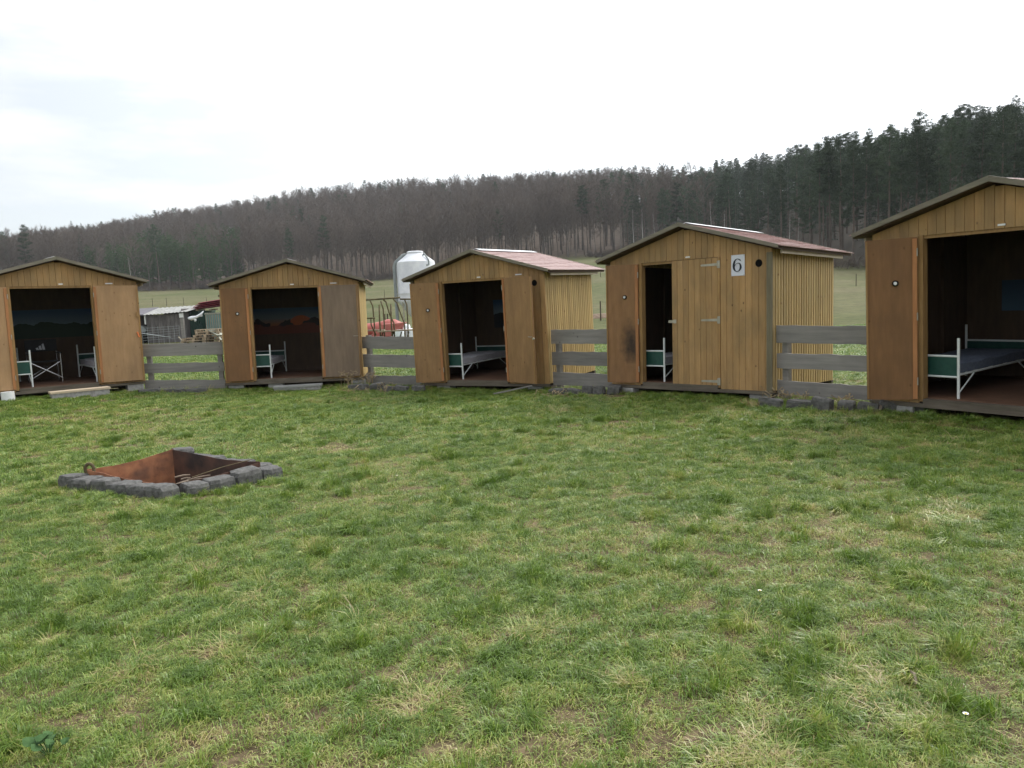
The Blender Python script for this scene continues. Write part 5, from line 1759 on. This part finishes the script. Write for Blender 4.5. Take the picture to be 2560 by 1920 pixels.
# ------------------------------------------------------------------ grass
def grass_material():
    m, N, L, b = new_mat('grass_blades')
    ge = N.new('ShaderNodeNewGeometry')
    n1 = noise_node(N, L, ge.outputs['Position'], 5.2, 3.0, .6)
    n2 = noise_node(N, L, ge.outputs['Position'], 1.3, 3.0, .6)
    n3 = noise_node(N, L, ge.outputs['Position'], 15.0, 2.0, .5)
    a1 = N.new('ShaderNodeAttribute'); a1.attribute_type = 'INSTANCER'; a1.attribute_name = 'tint'
    a2 = N.new('ShaderNodeAttribute'); a2.attribute_type = 'GEOMETRY'; a2.attribute_name = 'blade'
    def madd(x, k, y):
        q = N.new('ShaderNodeMath'); q.operation = 'MULTIPLY_ADD'; q.inputs[1].default_value = k
        L.new(x, q.inputs[0])
        if isinstance(y, float): q.inputs[2].default_value = y
        else: L.new(y, q.inputs[2])
        return q.outputs[0]
    t = madd(n1.outputs[0], 1.35, a1.outputs['Fac'])
    t = madd(n2.outputs[0], .75, t)
    t = madd(n3.outputs[0], .80, t)
    t = madd(a2.outputs['Fac'], .55, t)
    t = madd(t, 1.0, -(1.35 + .75 + .80 + .55) / 2)
    r = ramp(N, L, t, [(0.0, (.115, .200, .026)), (.22, (.192, .290, .042)), (.48, (.305, .366, .080)), (.72, (.44, .41, .150)), (.88, (.54, .44, .22)), (1.0, (.36, .25, .14))])
    L.new(r.outputs[0], b.inputs['Base Color'])
    b.inputs['Roughness'].default_value = .38
    b.inputs['Specular IOR Level'].default_value = .5
    tr = N.new('ShaderNodeBsdfTranslucent'); L.new(r.outputs[0], tr.inputs['Color'])
    mx = N.new('ShaderNodeMixShader'); mx.inputs[0].default_value = .3
    L.new(b.outputs[0], mx.inputs[1]); L.new(tr.outputs[0], mx.inputs[2])
    L.new(mx.outputs[0], N['Material Output'].inputs['Surface'])
    return m
M['grass'] = grass_material()

def blades(seed, n, rad, hmin, hmax, wid, lean, curl, lumps=0.0, freq=9.0, sparse=0.0, out=.0):
    """a round patch of bent grass blades, five points each"""
    rng = np.random.default_rng(seed)
    a, q = rng.uniform(0, 6.283, n), rad * np.sqrt(rng.random(n))
    bx, by = q * np.cos(a), q * np.sin(a)
    lump = fbm(bx * freq + seed * 3.3, by * freq, seed, 2)
    if sparse > 0:
        keep = rng.random(n) < np.clip(1.2 - sparse * np.clip((fbm(bx * 6 + seed, by * 6, seed + 5, 2) - .35) * 4, 0, 1), 0, 1)
        a, bx, by, lump = a[keep], bx[keep], by[keep], lump[keep]; n = len(bx)
    h = rng.uniform(hmin, hmax, n) * (1 + lumps * (lump - .5) * 3.2).clip(.35, 2.4)
    # blades of a clump lean away from its middle
    gx = fbm((bx + .01) * freq + seed * 3.3, by * freq, seed, 2) - lump
    gy = fbm(bx * freq + seed * 3.3, (by + .01) * freq, seed, 2) - lump
    da = np.where(rng.random(n) < .55, np.arctan2(-gy, -gx), rng.uniform(0, 6.283, n)) + rng.normal(0, .7, n)
    if out > 0: da = a + rng.normal(0, .8, n)
    dx, dy = np.cos(da), np.sin(da)
    ln = np.abs(rng.normal(lean, lean * .45, n))
    w = wid * rng.uniform(.7, 1.3, n) / 2
    sx, sy = -dy * w, dx * w
    c = curl * rng.random(n)
    m1x, m1y = bx + dx * h * ln * .42, by + dy * h * ln * .42
    tx, ty = bx + dx * h * (ln + c), by + dy * h * (ln + c)
    z1 = h * .62 / np.sqrt(1 + ln * ln * .35)
    z2 = h * np.maximum(.12, 1 - .5 * ln - .5 * c)
    zb = np.full(n, -.02)
    V = np.stack([np.column_stack([bx - sx, by - sy, zb]), np.column_stack([bx + sx, by + sy, zb]), np.column_stack([m1x + sx * .85, m1y + sy * .85, z1]),
                  np.column_stack([m1x - sx * .85, m1y - sy * .85, z1]), np.column_stack([tx, ty, z2])], 1).reshape(-1, 3)
    me = bpy.data.meshes.new('grass_patch')
    me.vertices.add(5 * n); me.vertices.foreach_set('co', V.astype(np.float32).ravel())
    k = np.arange(n) * 5
    lv = np.column_stack([k, k + 1, k + 2, k + 3, k + 3, k + 2, k + 4]).ravel()
    me.loops.add(7 * n); me.loops.foreach_set('vertex_index', lv.astype(np.int32))
    st = np.column_stack([np.arange(n) * 7, np.arange(n) * 7 + 4]).ravel()
    me.polygons.add(2 * n); me.polygons.foreach_set('loop_start', st.astype(np.int32))
    me.update(calc_edges=True)
    bt = rng.random(n) + lumps * 1.5 * (.5 - lump)
    at_ = me.attributes.new('blade', 'FLOAT', 'POINT'); at_.data.foreach_set('value', np.repeat(bt, 5).astype(np.float32))
    me.materials.append(M['grass'])
    return me

def grass():
    coll = bpy.data.collections.new('grass_sources')
    k = 0
    def src(me):
        nonlocal k
        o = bpy.data.objects.new('patch_%02d' % k, me); coll.objects.link(o); k += 1
    for s in range(4): src(blades(100 + s, 2500, .27, .017, .040, .0033, .85, .5, .95, 8.5))                    # 0-3 sward
    for s in range(3): src(blades(110 + s, 1900, .27, .018, .042, .0034, 1.0, .6, .9, 7.0, sparse=.75))          # 4-6 thin, worn
    for s in range(3): src(blades(120 + s, 52, .045, .060, .105, .0036, .60, .6, out=1))                   # 7-9 tall tufts
    for s in range(2): src(blades(130 + s, 26, .075, .035, .070, .0034, 1.7, .6, out=1))                   # 10-11 flattened straw
    for s in range(4): src(blades(140 + s, 3200, .50, .019, .044, .0058, .85, .5, .95, 7.0))                # 12-15 sward further off
    for s in range(2): src(blades(150 + s, 2300, .50, .018, .042, .0062, 1.0, .6, .9, 6.0, sparse=.8))     # 16-17 worn further off
    for s in range(3): src(blades(160 + s, 3000, .95, .040, .085, .0120, .80, .5, .6, 3.0))                # 18-20 beyond the fences
    rng = np.random.default_rng(5)
    half = R(39)
    def inside(p, grow=0.0):
        """inside a shed or the fire pit"""
        bad = np.zeros(len(p), bool)
        for s in SHEDS:
            c, sn = math.cos(s[3]), math.sin(s[3])
            dx, dy = p[:, 0] - s[0], p[:, 1] - s[1]
            lx, ly = c * dx + sn * dy, -sn * dx + c * dy
            bad |= (lx > -.02 + grow) & (lx < W + .02 - grow) & (ly > .05 + grow) & (ly < D - grow)
        q = np.array([(-4.37, 7.47), (-3.08, 6.76), (-2.36, 7.45), (-3.55, 8.17)])
        ins = np.ones(len(p), bool)
        for i in range(4):
            a, b = q[i], q[(i + 1) % 4]
            e = np.hypot(*(b - a))
            ins &= ((b[0] - a[0]) * (p[:, 1] - a[1]) - (b[1] - a[1]) * (p[:, 0] - a[0])) / e > -.10 - grow * .0
        return bad | ins
    def sample(r0, r1, dens):
        n = int(half * (r1 * r1 - r0 * r0) * dens)
        r = np.sqrt(rng.uniform(r0 * r0, r1 * r1, n)); a = rng.uniform(-half, half, n)
        return np.column_stack([r * np.sin(a), r * np.cos(a)])
    def grid(r0, r1, sp):
        x = np.arange(-r1, r1, sp); y = np.arange(0, r1, sp * .866)
        X, Y = np.meshgrid(x, y); X = X + (np.arange(len(y)) % 2 * sp / 2)[:, None]
        p = np.column_stack([X.ravel(), Y.ravel()]) + rng.normal(0, sp * .10, (X.size, 2))
        r, a = np.hypot(p[:, 0], p[:, 1]), np.arctan2(p[:, 0], p[:, 1])
        return p[(r > r0) & (r < r1) & (np.abs(p[:, 0]) < .80 * p[:, 1] + 1.9)]
    PP, RR, SS, II, TT = [], [], [], [], []
    def push(p, kinds, smin, smax, tint, zs=(.8, 1.2), tilt=.0):
        n = len(p)
        if n == 0: return
        z = terrain(p[:, 0], p[:, 1])
        s = rng.uniform(smin, smax, n)
        PP.append(np.column_stack([p, z - .004]))
        RR.append(np.column_stack([rng.normal(0, tilt, n), rng.normal(0, tilt, n), rng.uniform(0, 6.283, n)]))
        SS.append(np.column_stack([s, s, s * rng.uniform(*zs, n)]))
        II.append(rng.choice(kinds, n)); TT.append(np.broadcast_to(tint, (n,)))
    def worn_at(p):
        return fbm(p[:, 0] * .8, p[:, 1] * .8, 83, 3) + .07 * np.clip((p[:, 0] - .5) / 3, 0, 1) * np.clip((p[:, 1] - 6) / 4, 0, 1)
    for r0, r1, sp, good, bad in ((1.3, 9.0, .34, [0, 1, 2, 3], [4, 5, 6]), (8.9, 18.5, .62, [12, 13, 14, 15], [16, 17]), (18.3, 34, 1.15, [18, 19, 20], [18, 19, 20])):
        p = grid(r0, r1, sp)
        # patches that would reach into a shed or the pit are replaced by small tufts below
        rad = {.34: .27, .62: .5, 1.15: .95}[sp]
        hit = np.zeros(len(p), bool)
        for t in range(8):
            hit |= inside(p + rad * .9 * np.array([math.cos(t * .785), math.sin(t * .785)]))
        hit |= inside(p)
        edge = p[hit]
        p = p[~hit]
        worn = worn_at(p) + rng.normal(0, .03, len(p))
        w = worn > .63
        base = .27 if r0 < 18 else .20
        push(p[~w], good, .95, 1.1, base + rng.normal(0, .03, (~w).sum()))
        push(p[w], bad, .95, 1.1, base + .16 + rng.normal(0, .04, w.sum()))
        # small tufts fill round the sheds and the pit
        if r0 < 18 and len(edge):
            n = int({.34: 34, .62: 90}[sp])
            q = np.repeat(edge, n, 0); a = rng.uniform(0, 6.283, len(q)); rr = rad * np.sqrt(rng.random(len(q)))
            q = q + np.column_stack([rr * np.cos(a), rr * np.sin(a)])
            q = q[~inside(q)]
            push(q, [7, 8, 9], .55, .95, .22 + rng.normal(0, .08, len(q)), (.4, .8), .3)
    # taller clumps and flattened straw
    p = sample(1.9, 15, 26); p = p[~inside(p)]
    lush = fbm(p[:, 0] * 4.2, p[:, 1] * 4.2, 12, 2); dry = fbm(p[:, 0] * 3.4, p[:, 1] * 3.4, 67, 3)
    q = p[lush > .52]; push(q, [7, 8, 9], .55, 1.0, .16 + rng.normal(0, .1, len(q)), (.6, 1.1), .3)
    q = p[dry > .56]; push(q, [10, 11], .6, 1.05, .62 + rng.normal(0, .12, len(q)), (.5, 1.0), .2)
    p = sample(2.0, 14, 3.2); p = p[~inside(p)]
    for c in p:
        n = int(rng.integers(4, 11)); q = c + rng.normal(0, .05, (n, 2))
        push(q, [7, 8, 9], .7, 1.2, rng.uniform(.0, .40) + rng.normal(0, .05, n), (.7, 1.2), .35)
    # straw spots where the turf has died
    for px, py, n, rr in ((1400, 1018, 90, .34), (1840, 1036, 60, .26), (1900, 1034, 40, .2), (1790, 1022, 30, .2), (2410, 1262, 80, .24), (2380, 1290, 50, .2), (2160, 1050, 50, .2), (2190, 1100, 40, .18), (2370, 1062, 50, .25), (2360, 1120, 45, .22),
                          (2480, 1150, 50, .25), (2545, 1108, 40, .2), (1740, 1290, 40, .17), (1850, 1300, 40, .17), (1560, 1000, 40, .25), (1700, 1004, 40, .25), (2110, 1030, 40, .12), (2190, 1690, 60, .14), (2330, 1760, 70, .16), (1580, 1690, 40, .12), (590, 1600, 40, .12),
                          (1370, 1180, 30, .14), (1205, 1110, 26, .14), (2050, 1012, 40, .2), (2260, 1040, 60, .3), (1060, 1740, 40, .12), (1900, 1860, 60, .14), (300, 1660, 40, .12), (760, 1420, 30, .13), (1330, 1560, 36, .13), (640, 1480, 30, .12)):
        c = on_ground(px, py, .04)
        q = np.array([c.x, c.y]) + rng.normal(0, rr * .5, (n, 2)); q = q[~inside(q)]
        push(q, [10, 11], .6, 1.1, .62 + rng.normal(0, .14, len(q)), (.4, .9), .15)
    # long dead grass along the borders
    for (a, b, n) in (((-7.4, 15.3), (-6, 15.7), 50), ((-3.4, 15.4), (-1.6, 14.8), 110), ((.6, 13.4), (1.9, 12.6), 70), ((3.2, 10.6), (5.0, 9.2), 120)):
        t = rng.random(n)[:, None]
        q = np.array(a) * (1 - t) + np.array(b) * t + rng.normal(0, .13, (n, 2)) + np.array([.03, .05])
        push(q, [7, 8, 9, 10, 11], .8, 1.4, rng.uniform(.2, .8, n), (.7, 1.3), .4)
    inst_object('lawn_grass', np.concatenate(PP), np.concatenate(RR), np.concatenate(SS), np.concatenate(II), coll, {'tint': np.concatenate(TT)}, 'short patchy green lawn with straw coloured tufts')
    return sum(len(q) for q in PP)
print('grass patches', grass())

# ------------------------------------------------------------------ small plants
def weed_stalks(c, n, h, seed, label, spread=.12):
    rng = random.Random(seed)
    mb = MB()
    for i in range(n):
        x, y = rng.gauss(0, spread), rng.gauss(0, spread * .6)
        hh = h * rng.uniform(.5, 1.1); dx, dy = rng.gauss(0, .35) * hh, rng.gauss(0, .25) * hh
        mb.tube([(x, y, -.02), (x + dx * .4, y + dy * .4, hh * .6), (x + dx, y + dy, hh * rng.uniform(.7, 1))], [.005, .004, .002], 4)
        for j in range(2):
            t = rng.uniform(.5, .95); p = Vector((x + dx * t, y + dy * t, hh * t * .9))
            mb.tube([p, p + Vector((rng.gauss(0, .05), rng.gauss(0, .05), rng.uniform(.0, .06)))], [.003, .008], 4)
    o = mb.build('dry_weed', M['deadstalk']); o.location = (c[0], c[1], ground_z(c[0], c[1]))
    tag(o, label, 'weed', 'dry weeds along the fences')
for k, (px, py, n, h, lab, sp) in enumerate(((872, 962, 16, .42, 'tall dry weeds at the right corner of the sunset shed', .09), (925, 975, 14, .22, 'low dry weeds on the stones below the silo fence', .3),
                                             (1990, 1000, 30, .22, 'heap of dead plant stalks behind the stones right of shed six', .22), (2112, 1018, 12, .2, 'pale dead tuft among the stones near the right shed', .06),
                                             (1400, 985, 10, .16, 'small dry weed on the stones beside the middle shed', .2), (920, 955, 12, .3, 'thin weeds at the left post of the silo fence', .1))):
    q = on_ground(px, py, .06); weed_stalks((q.x, q.y), n, h, k, lab, sp)

def broad_weed():
    c = on_ground(125, 1893)
    o = empty('broad_leaf_weed', (c.x, c.y, ground_z(c.x, c.y)), 0, 'round leaved weed at the bottom left corner', 'weed')
    rng = random.Random(3)
    for k in range(11):
        a = rng.uniform(0, 6.283); d = rng.uniform(.01, .05); z = rng.uniform(.05, .09)
        p = Vector((math.cos(a) * d * 1.4, math.sin(a) * d, z))
        mb = MB()
        rr = rng.uniform(.013, .022); n = 10
        tilt = Matrix.Rotation(rng.uniform(-.5, .5), 3, 'X') @ Matrix.Rotation(rng.uniform(-.5, .5), 3, 'Y')
        vs = [p + tilt @ Vector((rr * math.cos(6.2832 * i / n) * (1.15 if i % 2 else 1), rr * math.sin(6.2832 * i / n), .004 * math.cos(12.566 * i / n))) for i in range(n)]
        vs.append(p + Vector((0, 0, -.004)))
        mb.add(vs, [(i, (i + 1) % n, n) for i in range(n)])
        mb.build('leaf', M['weedleaf'], o)
        MB().tube([(0, 0, 0), tuple(p * .6 + Vector((0, 0, -.003))), tuple(p + Vector((0, 0, -.005)))], .0018, 4).build('stem', M['weedleaf'], o)
broad_weed()
for k, (px, py, lab) in enumerate(((2411, 1818, 'white daisy in the grass at the lower right'), (993, 1203, 'tiny white daisy in the lawn right of the fire pit'), (1901, 1502, 'white daisy in the lawn at the right of the centre'))):
    c = on_ground(px, py)
    o = empty('daisy', (c.x, c.y, ground_z(c.x, c.y)), k, lab, 'daisy', 'daisies in the lawn')
    MB().tube([(0, 0, 0), (.004, 0, .055)], .0015, 5).build('stem', M['weedleaf'], o)
    pm = MB()
    for i in range(12):
        t = 6.2832 * i / 12; u = Vector((math.cos(t), math.sin(t), 0)); s = Vector((-u.y, u.x, 0)) * .0028
        b0 = Vector((.004, 0, .056))
        pm.add([b0 + u * .003 - s * .6, b0 + u * .003 + s * .6, b0 + u * .010 + s + Vector((0, 0, .003)), b0 + u * .010 - s + Vector((0, 0, .003))], [(0, 1, 2, 3)])
    pm.build('petals', M['petal'], o)
    d = MB(); d.lathe([(.0045, 0), (.0035, .003), (.001, .004)], (.004, 0, .056), 8); d.build('flower_centre', M['yolk'], o)

# ------------------------------------------------------------------ thin haze over the valley
hz = MB().box(-1550, 1550, -1550, 1550, -45, 128).build('haze', [])
tag(hz, 'thin pale air over the whole valley', kind='stuff')
m = bpy.data.materials.new('haze'); m.use_nodes = True; nt = m.node_tree
nt.nodes.remove(nt.nodes['Principled BSDF'])
pv = nt.nodes.new('ShaderNodeVolumePrincipled'); pv.inputs['Color'].default_value = (.90, .95, 1, 1); pv.inputs['Density'].default_value = .00018
nt.links.new(pv.outputs[0], nt.nodes['Material Output'].inputs['Volume'])
hz.data.materials.append(m)
